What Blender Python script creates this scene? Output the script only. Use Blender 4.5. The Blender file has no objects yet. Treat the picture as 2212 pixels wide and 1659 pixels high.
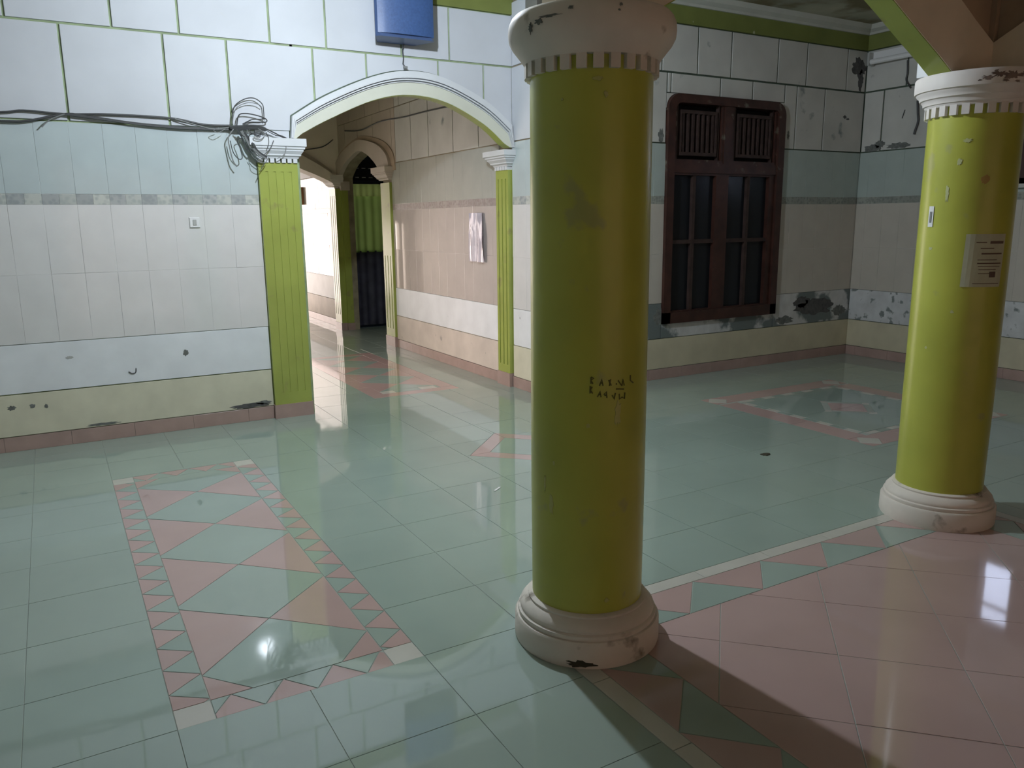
import bpy, bmesh, math, random
from mathutils import Vector, Matrix
random.seed(7)
S = bpy.context.scene
COL = S.collection
# ------------------------------------------------------------------ camera
F_PX = 1707.84
yaw, pitch, roll = 0.522660671, 0.203808851, -0.0107179576
fw = Vector((math.sin(yaw)*math.cos(pitch), math.cos(yaw)*math.cos(pitch), -math.sin(pitch)))
rt = Vector((math.cos(yaw), -math.sin(yaw), 0)); up = rt.cross(fw)
r2 = rt*math.cos(roll) + up*math.sin(roll); u2 = up*math.cos(roll) - rt*math.sin(roll)
cam = bpy.data.cameras.new('camera'); co = bpy.data.objects.new('camera', cam); COL.objects.link(co)
m = Matrix((r2, u2, -fw)).transposed().to_4x4(); m.translation = Vector((0, 0, 1.5)); co.matrix_world = m
cam.sensor_width = 36; cam.sensor_fit = 'HORIZONTAL'; cam.lens = F_PX/2212*36; cam.clip_start = .05
S.camera = co
# ------------------------------------------------------------------ world, lamps, exposure
S.view_settings.view_transform = 'Standard'; S.view_settings.look = 'None'
S.view_settings.gamma = 1; S.view_settings.use_curve_mapping = False
S.view_settings.exposure = 0.0
W = bpy.data.worlds.new('World'); S.world = W; W.use_nodes = True
W.node_tree.nodes['Background'].inputs[0].default_value = (1.0, .84, .77, 1)
W.node_tree.nodes['Background'].inputs[1].default_value = 6.5
LAMP = (1.60, 4.10, 3.04)
BULB_W, BULB_RGB, BULB_R = 192, (.81, .895, 1.0), .035     # the bulb itself is built at the end of the script

# ------------------------------------------------------------------ materials
def mat(name, col, rough=.5, spec=.5, var=0, vscale=6, dirt=None, dscale=3, dlo=.6, dhi=.66, bump=0, bscale=30, rnd=0, zmask=None, metal=0, coat=0):
    M = bpy.data.materials.new(name); M.use_nodes = True; n = M.node_tree.nodes; l = M.node_tree.links
    p = n['Principled BSDF']; p.inputs['Roughness'].default_value = rough; p.inputs['Metallic'].default_value = metal
    p.inputs['Specular IOR Level'].default_value = spec; p.inputs['Coat Weight'].default_value = coat
    p.inputs['Base Color'].default_value = (*col, 1)
    geo = n.new('ShaderNodeNewGeometry'); out = None
    def noise(s, d=4):
        t = n.new('ShaderNodeTexNoise'); t.inputs['Scale'].default_value = s; t.inputs['Detail'].default_value = d
        l.new(geo.outputs['Position'], t.inputs['Vector']); return t.outputs['Fac']
    def mix(f, a, b):
        x = n.new('ShaderNodeMix'); x.data_type = 'RGBA'
        if isinstance(f, float): x.inputs[0].default_value = f
        else: l.new(f, x.inputs[0])
        for i, v in ((6, a), (7, b)):
            if isinstance(v, tuple): x.inputs[i].default_value = (*v, 1)
            else: l.new(v, x.inputs[i])
        return x.outputs[2]
    def rng(f, a, b, c=0., d=1.):
        x = n.new('ShaderNodeMapRange'); l.new(f, x.inputs[0])
        for i, v in enumerate((a, b, c, d)): x.inputs[i+1].default_value = v
        return x.outputs[0]
    cur = col
    if var:
        dark = tuple(c*(1-var) for c in col); lite = tuple(min(1, c*(1+var*.6)) for c in col)
        cur = mix(rng(noise(vscale), .3, .7), dark, lite)
    if rnd:
        oi = n.new('ShaderNodeObjectInfo')
        cur = mix(rng(oi.outputs['Random'], 0, 1, 0, rnd), cur, tuple(c*.6 for c in col))
    if dirt:
        f = rng(noise(dscale, 6), dlo, dhi)
        if zmask:
            sx = n.new('ShaderNodeSeparateXYZ'); l.new(geo.outputs['Position'], sx.inputs[0])
            k = rng(sx.outputs['XYZ'.index(zmask[0])], zmask[1], zmask[2])
            mm = n.new('ShaderNodeMath'); mm.operation = 'MULTIPLY'; l.new(f, mm.inputs[0]); l.new(k, mm.inputs[1]); f = mm.outputs[0]
        cur = mix(f, cur, dirt)
    if not isinstance(cur, tuple): l.new(cur, p.inputs['Base Color'])
    if bump:
        b = n.new('ShaderNodeBump'); b.inputs['Strength'].default_value = bump; b.inputs['Distance'].default_value = .01
        l.new(noise(bscale, 5), b.inputs['Height']); l.new(b.outputs[0], p.inputs['Normal'])
    return M
M = {}
M['grout'] = mat('grout', (.33, .37, .34), .9)
M['tile_joint'] = mat('wall_tile_joint', (.74, .74, .73), .8)
M['green'] = mat('green_floor_tile', (.335, .42, .375), .035, .75, var=.07, vscale=1.5, rnd=.08, bump=.003, bscale=5)
M['pink'] = mat('pink_floor_tile', (.50, .36, .34), .05, .55, var=.07, vscale=2, rnd=.09, bump=.004, bscale=5)
M['whitetile'] = mat('white_floor_tile', (.56, .55, .50), .14, .5, var=.06, rnd=.1)
M['board'] = mat('white_board', (.575, .60, .64), .55, .3, var=.05, vscale=3, dirt=(.55, .57, .58), dscale=9, dlo=.72, dhi=.8)
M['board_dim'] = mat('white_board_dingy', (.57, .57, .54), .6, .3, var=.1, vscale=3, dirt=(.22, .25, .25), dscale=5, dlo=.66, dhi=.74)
M['green_joint'] = mat('green_joint', (.30, .38, .22), .7, var=.3, vscale=8)
M['green_joint_dark'] = mat('dark_green_joint', (.075, .105, .075), .8, var=.3, vscale=8)
M['brown_joint'] = mat('brown_joint', (.30, .26, .18), .8, var=.3, vscale=8)
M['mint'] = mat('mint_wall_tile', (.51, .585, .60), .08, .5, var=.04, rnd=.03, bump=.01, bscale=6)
M['mint_dim'] = mat('dim_mint_wall_tile', (.42, .49, .465), .34, .5, var=.05, rnd=.04, bump=.01, bscale=6)  # darker mint copy; weak light of back and right walls put into colour
M['cream_dim'] = mat('dim_cream_wall_tile', (.54, .51, .455), .34, .5, var=.05, rnd=.04, bump=.01, bscale=6)  # cream copy darkened in colour for the same weakly lit walls
M['plinth_dim'] = mat('dim_plinth_paint', (.58, .54, .40), .5, .4, var=.1, vscale=5)  # plinth copy, dimness of those walls put into its colour
M['cream'] = mat('cream_wall_tile', (.74, .735, .735), .08, .5, var=.04, rnd=.03, bump=.01, bscale=6)
M['plinth'] = mat('cream_plinth_paint', (.68, .66, .52), .5, .4, var=.1, vscale=5, dirt=(.30, .30, .27), dscale=11, dlo=.72, dhi=.78)
M['dado'] = mat('white_dado_paint', (.80, .83, .87), .45, .4, var=.06, vscale=5, dirt=(.35, .37, .38), dscale=13, dlo=.75, dhi=.8)
M['dado_peel'] = mat('peeling_dado_paint', (.60, .61, .61), .6, .3, var=.15, vscale=7, dirt=(.16, .19, .19), dscale=3.2, dlo=.5, dhi=.56, bump=.3, bscale=20)
M['dado_peel2'] = mat('speckled_dado_paint', (.62, .64, .66), .6, .3, var=.15, vscale=7, dirt=(.22, .25, .25), dscale=12, dlo=.58, dhi=.64, bump=.3, bscale=20)
M['skirt'] = mat('pink_skirting_tile', (.42, .30, .27), .22, .5, var=.12, vscale=6, rnd=.12)
M['lime'] = mat('lime_paint', (.36, .42, .095), .22, .5, var=.10, vscale=3, dirt=(.30, .31, .10), dscale=7, dlo=.62, dhi=.72, bump=.04, bscale=14)
M['lime_col'] = mat('lime_column_paint', (.475, .50, .083), .3, .45, var=.14, vscale=2.3, dirt=(.40, .41, .13), dscale=6.5, dlo=.66, dhi=.72, bump=.05, bscale=12)
M['lime_beam'] = mat('lime_beam_paint', (.19, .22, .06), .6, .3, var=.15, vscale=3, dirt=(.45, .47, .3), dscale=9, dlo=.74, dhi=.76)
M['plaster'] = mat('cream_plaster', (.74, .69, .63), .6, .3, var=.12, vscale=5, dirt=(.20, .17, .13), dscale=7, dlo=.63, dhi=.72, bump=.12, bscale=22)
M['plaster_w'] = mat('white_plaster', (.64, .665, .69), .45, .4, var=.04, vscale=5, bump=.05, bscale=20)
M['plaster_cap'] = mat('stained_capital_plaster', (.74, .70, .67), .55, .35, var=.1, vscale=6, dirt=(.20, .15, .13), dscale=8, dlo=.46, dhi=.53, zmask=('X', 3.78, 3.86), bump=.1, bscale=22)
M['cream_band'] = mat('cream_arch_band', (.62, .63, .54), .5, .35, var=.04, vscale=5)
M['taupe'] = mat('taupe_plaster', (.54, .47, .40), .6, .3, var=.08, vscale=4)
M['cross'] = mat('corridor_arch_plaster', (.80, .72, .62), .6, .3, var=.06, vscale=4)
M['cream_warm'] = mat('warm_lit_cream_tile', (.56, .50, .475), .03, .9, var=.05, rnd=.04, bump=.002, bscale=4)  # cream tile copy with the corridor's warm light put into its colour
M['mint_warm'] = mat('warm_lit_mint_tile', (.44, .45, .41), .09, .5, var=.05, rnd=.04)  # mint copy, warm corridor light mixed into the colour
M['plinth_warm'] = mat('warm_lit_plinth_paint', (.66, .585, .52), .5, .4, var=.1, vscale=5, dirt=(.4, .36, .33), dscale=9, dlo=.68, dhi=.76)  # plinth copy tinted by the warm corridor light
M['arch_face'] = mat('arch_face_plaster', (.82, .74, .61), .6, .3, var=.10, vscale=3)
M['spandrel'] = mat('brown_spandrel', (.46, .36, .27), .7, .3, var=.2, vscale=4)
M['ceiling'] = mat('stained_ceiling', (.42, .41, .32), .8, .2, var=.25, vscale=2.5, dirt=(.20, .17, .10), dscale=2.2, dlo=.48, dhi=.62)
M['cornice'] = mat('cornice_plaster', (.50, .51, .46), .7, .2, var=.1, vscale=4)
M['pale'] = mat('pale_wall_paint', (.60, .58, .52), .7, .2)
M['wood'] = mat('dark_red_wood', (.055, .022, .016), .45, .4, var=.35, vscale=9, dirt=(.15, .13, .10), dscale=10, dlo=.62, dhi=.7, zmask=('Z', 1.9, 2.0))
M['slat'] = mat('dusty_wood', (.055, .034, .030), .6, .3, var=.35, vscale=11)
M['void'] = mat('dark_interior', (.012, .012, .015), .9)
M['glass_dark'] = mat('dark_glass', (.010, .012, .015), .25, .25)
M['speaker'] = mat('blue_black_grille', (.045, .095, .24), .42, .6, var=.15, vscale=60, bump=.1, bscale=220)
M['speaker_box'] = mat('speaker_cabinet', (.05, .085, .19), .4, .5)
M['cable'] = mat('dark_cable', (.055, .058, .06), .5)
M['cable_grey'] = mat('grey_cable', (.20, .21, .21), .5)
M['plastic'] = mat('white_plastic', (.80, .81, .82), .25, .5)
M['plastic_dim'] = mat('grey_plastic', (.45, .46, .45), .3, .5)
M['hole'] = mat('black_hole', (.02, .02, .02), .8)
M['curtain_shade'] = mat('shaded_curtain', (.050, .050, .075), .6, .3, var=.4, vscale=5)  # lower half of the door curtain, its shade put into the cloth colour
M['door'] = mat('dark_blue_door', (.012, .022, .035), .35, .4)
M['paper'] = mat('notice_paper', (.52, .55, .42), .6, .2, var=.12, vscale=14)
M['ink'] = mat('faded_ink', (.14, .10, .08), .8)
M['graff'] = mat('dark_scrawl', (.13, .125, .025), .7)
M['film'] = mat('glossy_plastic_sheet', (.60, .55, .62), .12, .8, var=.15, vscale=9, bump=.2, bscale=9)
M['brownwood'] = mat('brown_wood', (.33, .16, .07), .5, var=.2)
M['scuff_dim'] = mat('faded_paint', (.47, .48, .16), .4)
M['scuff'] = mat('worn_paint', (.50, .53, .27), .5)
M['capmould'] = mat('brown_mould', (.20, .15, .13), .8, var=.4, vscale=25)
M['redscuff'] = mat('reddish_smear', (.40, .27, .07), .5)
M['litter'] = mat('dark_litter', (.05, .045, .03), .9)
M['stain'] = mat('old_mould', (.17, .18, .17), .9, var=.4, vscale=30)
M['stain_d'] = mat('dark_mould', (.10, .10, .10), .9, var=.3, vscale=30)
# printed frieze: mottled grey-green squares
def frieze_mat(name, base, darkc):
    X = bpy.data.materials.new(name); X.use_nodes = True; n = X.node_tree.nodes; l = X.node_tree.links; p = n['Principled BSDF']
    tc = n.new('ShaderNodeTexCoord'); v = n.new('ShaderNodeTexVoronoi'); v.inputs['Scale'].default_value = 34
    geo = n.new('ShaderNodeNewGeometry'); l.new(geo.outputs['Position'], v.inputs['Vector'])
    no = n.new('ShaderNodeTexNoise'); no.inputs['Scale'].default_value = 14; l.new(geo.outputs['Position'], no.inputs['Vector'])
    mu = n.new('ShaderNodeMath'); mu.operation = 'MULTIPLY'; l.new(v.outputs['Distance'], mu.inputs[0]); l.new(no.outputs['Fac'], mu.inputs[1])
    r = n.new('ShaderNodeMapRange'); r.inputs[1].default_value = .12; r.inputs[2].default_value = .3; l.new(mu.outputs[0], r.inputs[0])
    oi = n.new('ShaderNodeObjectInfo'); a = n.new('ShaderNodeMath'); a.operation = 'MULTIPLY'
    r2_ = n.new('ShaderNodeMapRange'); r2_.inputs[3].default_value = .35; l.new(oi.outputs['Random'], r2_.inputs[0])
    l.new(r.outputs[0], a.inputs[0]); l.new(r2_.outputs[0], a.inputs[1])
    x = n.new('ShaderNodeMix'); x.data_type = 'RGBA'; x.inputs[6].default_value = (*darkc, 1); x.inputs[7].default_value = (*base, 1)
    l.new(a.outputs[0], x.inputs[0]); l.new(x.outputs[2], p.inputs['Base Color']); p.inputs['Roughness'].default_value = .2
    return X
M['frieze_a'] = frieze_mat('frieze_light', (.58, .60, .56), (.42, .45, .44))
M['frieze_b'] = frieze_mat('frieze_dark', (.50, .51, .51), (.33, .36, .37))
M['frieze_warm'] = frieze_mat('frieze_warm', (.44, .39, .37), (.33, .28, .27))  # frieze copy with the warm corridor light in its colours
M['frieze_dim'] = frieze_mat('frieze_dim', (.36, .38, .34), (.24, .26, .24))  # frieze copy darkened for the weakly lit back and right walls

# ------------------------------------------------------------------ helpers
def link(name, me, parent=None, loc=None):
    o = bpy.data.objects.new(name, me); COL.objects.link(o)
    if parent is not None: o.parent = parent
    if loc is not None: o.location = loc
    return o
def wloc(o):
    v = Vector((0, 0, 0))
    while o is not None: v += o.location; o = o.parent
    return v
def mk(name, V, Fc, m_, parent=None, smooth=False):
    """V in world coordinates; stored relative to the parent."""
    off = wloc(parent) if parent is not None else Vector((0, 0, 0))
    me = bpy.data.meshes.new(name); me.from_pydata([tuple(Vector(v)-off) for v in V], [], Fc)
    me.materials.append(M[m_] if isinstance(m_, str) else m_)
    bm = bmesh.new(); bm.from_mesh(me); bmesh.ops.recalc_face_normals(bm, faces=bm.faces); bm.to_mesh(me); bm.free()
    if smooth:
        for p in me.polygons: p.use_smooth = True
        try: me.set_sharp_from_angle(angle=math.radians(38))
        except Exception: pass
    return link(name, me, parent)
def tag(o, label=None, cat=None, group=None, kind=None):
    if label: o['label'] = label
    if cat: o['category'] = cat
    if group: o['group'] = group
    if kind: o['kind'] = kind
    return o
def thing(name, loc, label, cat, group=None):
    o = link(name, None, None, loc); return tag(o, label, cat, group)
class G:
    def __init__(s): s.V = []; s.F = []
    def add(s, V, Fc):
        b = len(s.V); s.V += [tuple(v) for v in V]; s.F += [tuple(i+b for i in f) for f in Fc]; return s
    def box(s, x0, x1, y0, y1, z0, z1):
        return s.add([(x, y, z) for z in (z0, z1) for y in (y0, y1) for x in (x0, x1)],
                     [(0, 2, 3, 1), (4, 5, 7, 6), (0, 1, 5, 4), (2, 6, 7, 3), (0, 4, 6, 2), (1, 3, 7, 5)])
    def lathe(s, prof, cx, cy, n=56):
        b = []
        for r, z in prof:
            for i in range(n):
                a = 2*math.pi*i/n; b.append((cx+r*math.cos(a), cy+r*math.sin(a), z))
        Fc = []
        for k in range(len(prof)-1):
            for i in range(n):
                j = (i+1) % n; Fc.append((k*n+i, k*n+j, (k+1)*n+j, (k+1)*n+i))
        Fc.append(tuple(range(n))[::-1]); Fc.append(tuple((len(prof)-1)*n+i for i in range(n)))
        return s.add(b, Fc)
    def tube(s, pts, r, n=6):
        pts = [Vector(p) for p in pts]; rings = []
        for i, p in enumerate(pts):
            d = (pts[min(i+1, len(pts)-1)]-pts[max(i-1, 0)]).normalized()
            a = Vector((0, 1, 0)) if abs(d.y) < .9 else Vector((1, 0, 0))
            u = d.cross(a).normalized(); v = d.cross(u)
            rings += [p+u*r*math.cos(2*math.pi*k/n)+v*r*math.sin(2*math.pi*k/n) for k in range(n)]
        Fc = [(i*n+k, i*n+(k+1) % n, (i+1)*n+(k+1) % n, (i+1)*n+k) for i in range(len(pts)-1) for k in range(n)]
        Fc += [tuple(range(n)), tuple((len(pts)-1)*n+k for k in range(n))[::-1]]
        return s.add(rings, Fc)
    def out(s, name, m_, parent=None, smooth=False): return mk(name, s.V, s.F, m_, parent, smooth)
def cr(P, n=6):
    """Catmull-Rom through tuples"""
    out = []
    for i in range(len(P)-1):
        p0, p1, p2, p3 = P[max(i-1, 0)], P[i], P[i+1], P[min(i+2, len(P)-1)]
        for k in range(n):
            t = k/n
            out.append(tuple(.5*((2*b)+(-a+c)*t+(2*a-5*b+4*c-d)*t*t+(-a+3*b-3*c+d)*t**3) for a, b, c, d in zip(p0, p1, p2, p3)))
    out.append(tuple(P[-1])); return out
# wall frames: (u, z, w): u along the wall, w outwards into the room
def FA(y): return lambda u, z, w: (u, y-w, z)          # faces -y
def FC(x): return lambda u, z, w: (x-w, u, z)          # faces -x
def FL(u, v, w): return (u, v, w)                      # floor
def inset(poly, g):
    n = len(poly); out = []
    ar = sum(poly[i][0]*poly[(i+1) % n][1]-poly[(i+1) % n][0]*poly[i][1] for i in range(n))
    sg = 1 if ar > 0 else -1
    for i in range(n):
        p0 = Vector(poly[i-1]); p1 = Vector(poly[i]); p2 = Vector(poly[(i+1) % n])
        d1 = (p1-p0).normalized(); d2 = (p2-p1).normalized()
        n1 = Vector((-d1.y, d1.x))*sg; n2 = Vector((-d2.y, d2.x))*sg
        b = n1+n2; L = b.length
        if L < 1e-6: out.append(tuple(p1+n1*g)); continue
        b /= L; k = g/max(.3, b.dot(n1)); out.append(tuple(p1+b*min(k, g*2.6)))
    return out
def slab(name, fr, poly, w0, w1, m_, parent, gap=.0015, ch=.0015, tilt=0):
    """a thin tile/board: polygon in wall coordinates, from w0 up to w1, chamfered edge"""
    P1 = inset(poly, gap); P2 = inset(poly, gap+ch); n = len(poly)
    tx = random.uniform(-tilt, tilt); ty = random.uniform(-tilt, tilt)
    cx = sum(p[0] for p in poly)/n; cy = sum(p[1] for p in poly)/n
    def tw(p): return tx*(p[0]-cx)+ty*(p[1]-cy)
    V = [fr(p[0], p[1], w0) for p in P1]+[fr(p[0], p[1], w1-ch*.6+tw(p)) for p in P1]+[fr(p[0], p[1], w1+tw(p)) for p in P2]
    Fc = [tuple(2*n+i for i in range(n))]
    for k in (0, 1):
        for i in range(n): j = (i+1) % n; Fc.append((k*n+i, k*n+j, (k+1)*n+j, (k+1)*n+i))
    Fc.append(tuple(range(n))[::-1])
    return V, Fc
def add_slab(name, fr, poly, w0, w1, m_, parent, **k):
    V, Fc = slab(name, fr, poly, w0, w1, m_, parent, **k); return mk(name, V, Fc, m_, parent)
def rect(a, b, c, d): return [(a, c), (b, c), (b, d), (a, d)]
def cut(r, hole):
    """rect (u0,u1,v0,v1) minus hole -> list of rects"""
    a, b, c, d = r
    if hole is None: return [r]
    ha, hb, hc, hd = hole
    if b <= ha+1e-4 or a >= hb-1e-4 or d <= hc+1e-4 or c >= hd-1e-4: return [r]
    out = []
    if a < ha: out.append((a, ha, c, d)); a = ha
    if b > hb: out.append((hb, b, c, d)); b = hb
    if c < hc: out.append((a, b, c, hc))
    if d > hd: out.append((a, b, hd, d))
    return [q for q in out if q[1]-q[0] > .012 and q[3]-q[2] > .012]
def structure(o): o['kind'] = 'structure'; return o

# ------------------------------------------------------------------ dimensions
YA, YB, XC, XD = 6.18, 5.735, 3.59, 7.63
Z_SK, Z_PL, Z_DA, Z_F0, Z_F1, Z_MI, Z_G, Z_BM, Z_BT, Z_C = .10, .39, .725, 1.635, 1.705, 2.168, 2.778, 3.19, 3.335, 3.42
XW = -3.2; YW = -3.6; YE = 14.6; XL = .90     # far left, behind, corridor end, corridor left wall

# ------------------------------------------------------------------ shell
floor = structure(G().box(XW, 8.2, YW, YE, -.20, -.0022).out('floor', 'grout'))
ceil = structure(G().box(XW, 8.2, YW, YE+.3, Z_C, Z_C+.15).out('ceiling', 'ceiling'))

def arch_z(curve, x):
    for (a, za), (b, zb) in zip(curve, curve[1:]):
        if a-1e-9 <= x <= b+1e-9: return za+(zb-za)*((x-a)/(b-a) if b > a else 0)
    return None
# wall A arch: paired outer / inner curves (x, z)
PO = [(1.655, 2.12), (1.670, 2.285), (1.94, 2.449), (2.317, 2.612), (2.61, 2.676), (2.912, 2.652), (3.30, 2.500), (3.560, 2.315), (3.585, 2.12)]
PI = [(1.700, 2.12), (1.745, 2.157), (1.97, 2.277), (2.320, 2.430), (2.622, 2.489), (2.947, 2.453), (3.288, 2.302), (3.490, 2.150), (3.545, 2.12)]
CO = [PO[0]]+cr(PO[1:-1], 6)+[PO[-1]]
CI = [PI[0]]+cr(PI[1:-1], 6)+[PI[-1]]
def lerp2(a, b, t): return (a[0]+(b[0]-a[0])*t, a[1]+(b[1]-a[1])*t)
def strip_between(g, fr, A, B, w0, w1):
    """solid band between two polylines, from w0 to w1"""
    n = len(A); V = [fr(*p, w) for w in (w0, w1) for P in (A, B) for p in P]
    a0, b0, a1, b1 = 0, n, 2*n, 3*n; Fc = []
    for i in range(n-1):
        Fc += [(a1+i, a1+i+1, b1+i+1, b1+i), (a0+i, b0+i, b0+i+1, a0+i+1), (a0+i, a0+i+1, a1+i+1, a1+i), (b0+i, b1+i, b1+i+1, b0+i+1)]
    Fc += [(a0, a1, b1, b0), (a0+n-1, b0+n-1, b1+n-1, a1+n-1)]
    g.add(V, Fc)
def wall_over_arch(g, fr, curve, ztop, w0, w1):
    A = curve; B = [(p[0]+1e-5*i, ztop) for i, p in enumerate(curve)]
    strip_between(g, fr, A, B, w0, w1)

# wall_left (A)
fa = FA(YA)
g = G().box(XW, 1.72, YA, YA+.22, 0, Z_C)
wall_over_arch(g, fa, [(1.70, 2.14)]+[p for p in CI[1:-1]]+[(3.59, 2.12)], Z_C, -.075, 0)
wallA = structure(g.out('wall_left', 'green_joint'))
# wall_corridor (C): pointed opening y 9.12..10.85
PC = [(9.28, 2.07), (9.33, 2.15), (9.50, 2.25), (9.72, 2.335), (9.98, 2.385), (10.26, 2.335), (10.54, 2.26), (10.74, 2.16), (10.84, 2.09)]
PCo = [(8.84, 2.09), (8.90, 2.28), (9.14, 2.42), (9.52, 2.51), (9.98, 2.56), (10.42, 2.51), (10.80, 2.42), (11.04, 2.28), (11.10, 2.09)]
fc = FC(XC)
g = G().box(XC, XC+.15, YB, 9.29, 0, Z_C).box(XC, XC+.15, 10.83, YE, 0, Z_C)
wall_over_arch(g, fc, cr(PC, 4), Z_C, -.15, 0)
wallC = structure(g.out('wall_corridor_right', 'brown_joint'))
wallB = structure(G().box(XC+.15, 4.93, YB, YB+.2, 0, Z_C).box(6.41, XD+.2, YB, YB+.2, 0, Z_C)
                  .box(4.93, 6.41, YB, YB+.2, 0, .545).box(4.93, 6.41, YB, YB+.2, 2.575, Z_C).out('wall_back', 'green_joint_dark'))
WD = (2.55, 4.08, 1.775, 2.545)       # high window in the right wall (y0,y1,z0,z1)
wallD = structure(G().box(XD, XD+.2, YW, WD[0], 0, Z_C).box(XD, XD+.2, WD[1], YB+.2, 0, Z_C)
                  .box(XD, XD+.2, WD[0], WD[1], 0, WD[2]).box(XD, XD+.2, WD[0], WD[1], WD[3], Z_C).out('wall_right', 'green_joint_dark'))
# unseen closing walls; openings let daylight in
structure(G().box(XW-.2, XW, YW, YA, 0, Z_C).out('wall_far_left', 'pale'))
structure(G().box(XW, .2, YW-.2, YW, 0, Z_C).box(4.6, XD, YW-.2, YW, 0, Z_C).box(.2, 4.6, YW-.2, YW, 2.5, Z_C).out('wall_behind', 'pale'))  # wide opening added behind the viewer to feed the fill curtain
# corridor left wall with an unseen opening added to fill the corridor with daylight
structure(G().box(XL-.15, XL, YA+.22, 6.8, 0, Z_C).box(XL-.15, XL, 8.6, YE, 0, Z_C).box(XL-.15, XL, 6.8, 8.6, 2.1, Z_C).out('wall_corridor_left', 'pale'))
g = G().box(XL-.15, 1.19, YE, YE+.15, 0, Z_C).box(1.62, 1.85, YE, YE+.15, 0, Z_C).box(3.3, 5.3, YE, YE+.15, 0, Z_C).box(1.85, 3.3, YE, YE+.15, 2.4, Z_C).box(1.19, 1.62, YE, YE+.15, 0, .15)
wall_over_arch(g, FA(YE), [(1.19, 1.46), (1.27, 1.54), (1.40, 1.50), (1.50, 1.38), (1.57, 1.2), (1.62, .95)], Z_C, -.15, 0)
structure(g.out('wall_corridor_end', 'pale'))
# transverse arch wall deep in the corridor
Y2 = 10.9
P2i = [(XL, 2.0), (XL+.28, 2.09), (XL+.72, 2.32), (2.25, 2.50), (2.60, 2.43), (2.985, 2.225), (3.20, 2.14), (3.385, 2.06), (3.44, 2.03)]
P2o = [(XL, 2.2), (XL+.20, 2.35), (XL+.68, 2.58), (2.25, 2.74), (2.68, 2.64), (3.03, 2.465), (3.25, 2.34), (3.44, 2.21), (3.47, 2.17)]
f2 = FA(Y2)
g = G(); wall_over_arch(g, f2, cr(P2i[:-1], 4)+[(XC, 2.03)], Z_C, -.22, 0)
wallE = structure(g.out('wall_corridor_cross', 'cross'))
# vestibule beyond the pointed opening
wallV = structure(G().box(XC+.15, 3.66, Y2-.03, Y2+.2, 0, Z_C).box(4.62, 5.3, Y2-.03, Y2+.2, 0, Z_C).box(3.66, 4.62, Y2-.03, Y2+.2, 2.42, Z_C)
                  .box(3.66, 4.62, Y2+.12, Y2+.2, 0, 1.10).box(3.66, 4.62, Y2+.12, Y2+.2, 2.04, 2.42).box(5.1, 5.3, 8.3, Y2, 0, Z_C).box(XC+.15, 5.3, 8.3, 8.5, 0, Z_C).out('wall_vestibule', 'taupe'))

# ------------------------------------------------------------------ wall cladding pieces
def split(a0, a1, cuts): 
    c = [a0]+[k for k in sorted(cuts) if a0+.01 < k < a1-.01]+[a1]; return list(zip(c, c[1:]))
def boards(par, fr, a0, a1, rows, m_, hole=None, gap=.008, curve=None, th=.012):
    for z0, z1, cuts in rows:
        for u0, u1 in split(a0, a1, cuts):
            for q in cut((u0, u1, z0, z1), hole):
                poly = rect(*q)
                if curve and q[1] > curve[0][0] and q[0] < curve[-1][0]:
                    ua, ub, zt = q[0]+gap, q[1]-gap, q[3]-gap
                    xs = sorted(set([ua]+[p[0] for p in curve if ua+1e-3 < p[0] < ub-1e-3]+[ub]))
                    lo_ = [(x, max(q[2]+gap, (arch_z(curve, x) or 0)-.02)) for x in xs]
                    while lo_ and lo_[0][1] > zt-.015: lo_.pop(0)
                    while lo_ and lo_[-1][1] > zt-.015: lo_.pop()
                    lo_ = [(x, min(z, zt-.015)) for x, z in lo_]
                    if len(lo_) < 2: continue
                    n = len(lo_)
                    V = [fr(x, z, w) for w in (0, th) for x, z in lo_]+[fr(x, zt, w) for w in (0, th) for x, z in lo_]
                    Fc = []
                    for i in range(n-1): Fc += [(n+i, n+i+1, 3*n+i+1, 3*n+i), (i, i+1, n+i+1, n+i), (2*n+i, 3*n+i, 3*n+i+1, 2*n+i+1)]
                    Fc += [(0, n, 3*n, 2*n), (n-1, 2*n-1, 4*n-1, 3*n-1)]
                    mk('wall_panel', V, Fc, m_, par); continue
                add_slab('wall_panel', fr, poly, 0, th, m_, par, gap=gap, ch=.002)
def tiles(par, fr, a0, a1, z0, z1, m_, hole=None, w=.2, start=None, name='wall_tile', gap=.0006, th=.012, tilt=.006, mats=None, bed=True):
    if bed and name != 'skirting_tile':
        for q in cut((a0, a1, z0, z1), hole): add_slab('tile_bed', fr, rect(*q), 0, .0095, 'tile_joint', par, gap=0, ch=.0005)
    u = start if start is not None else a0; i = 0
    while u < a1-1e-4:
        q0, q1 = max(u, a0), min(u+w, a1)
        if q1-q0 > .01:
            for q in cut((q0, q1, z0, z1), hole):
                mm = m_ if not mats else mats[i % len(mats)]
                add_slab(name, fr, rect(*q), 0, th, mm, par, gap=gap, ch=.0012, tilt=tilt)
        u += w; i += 1
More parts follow.
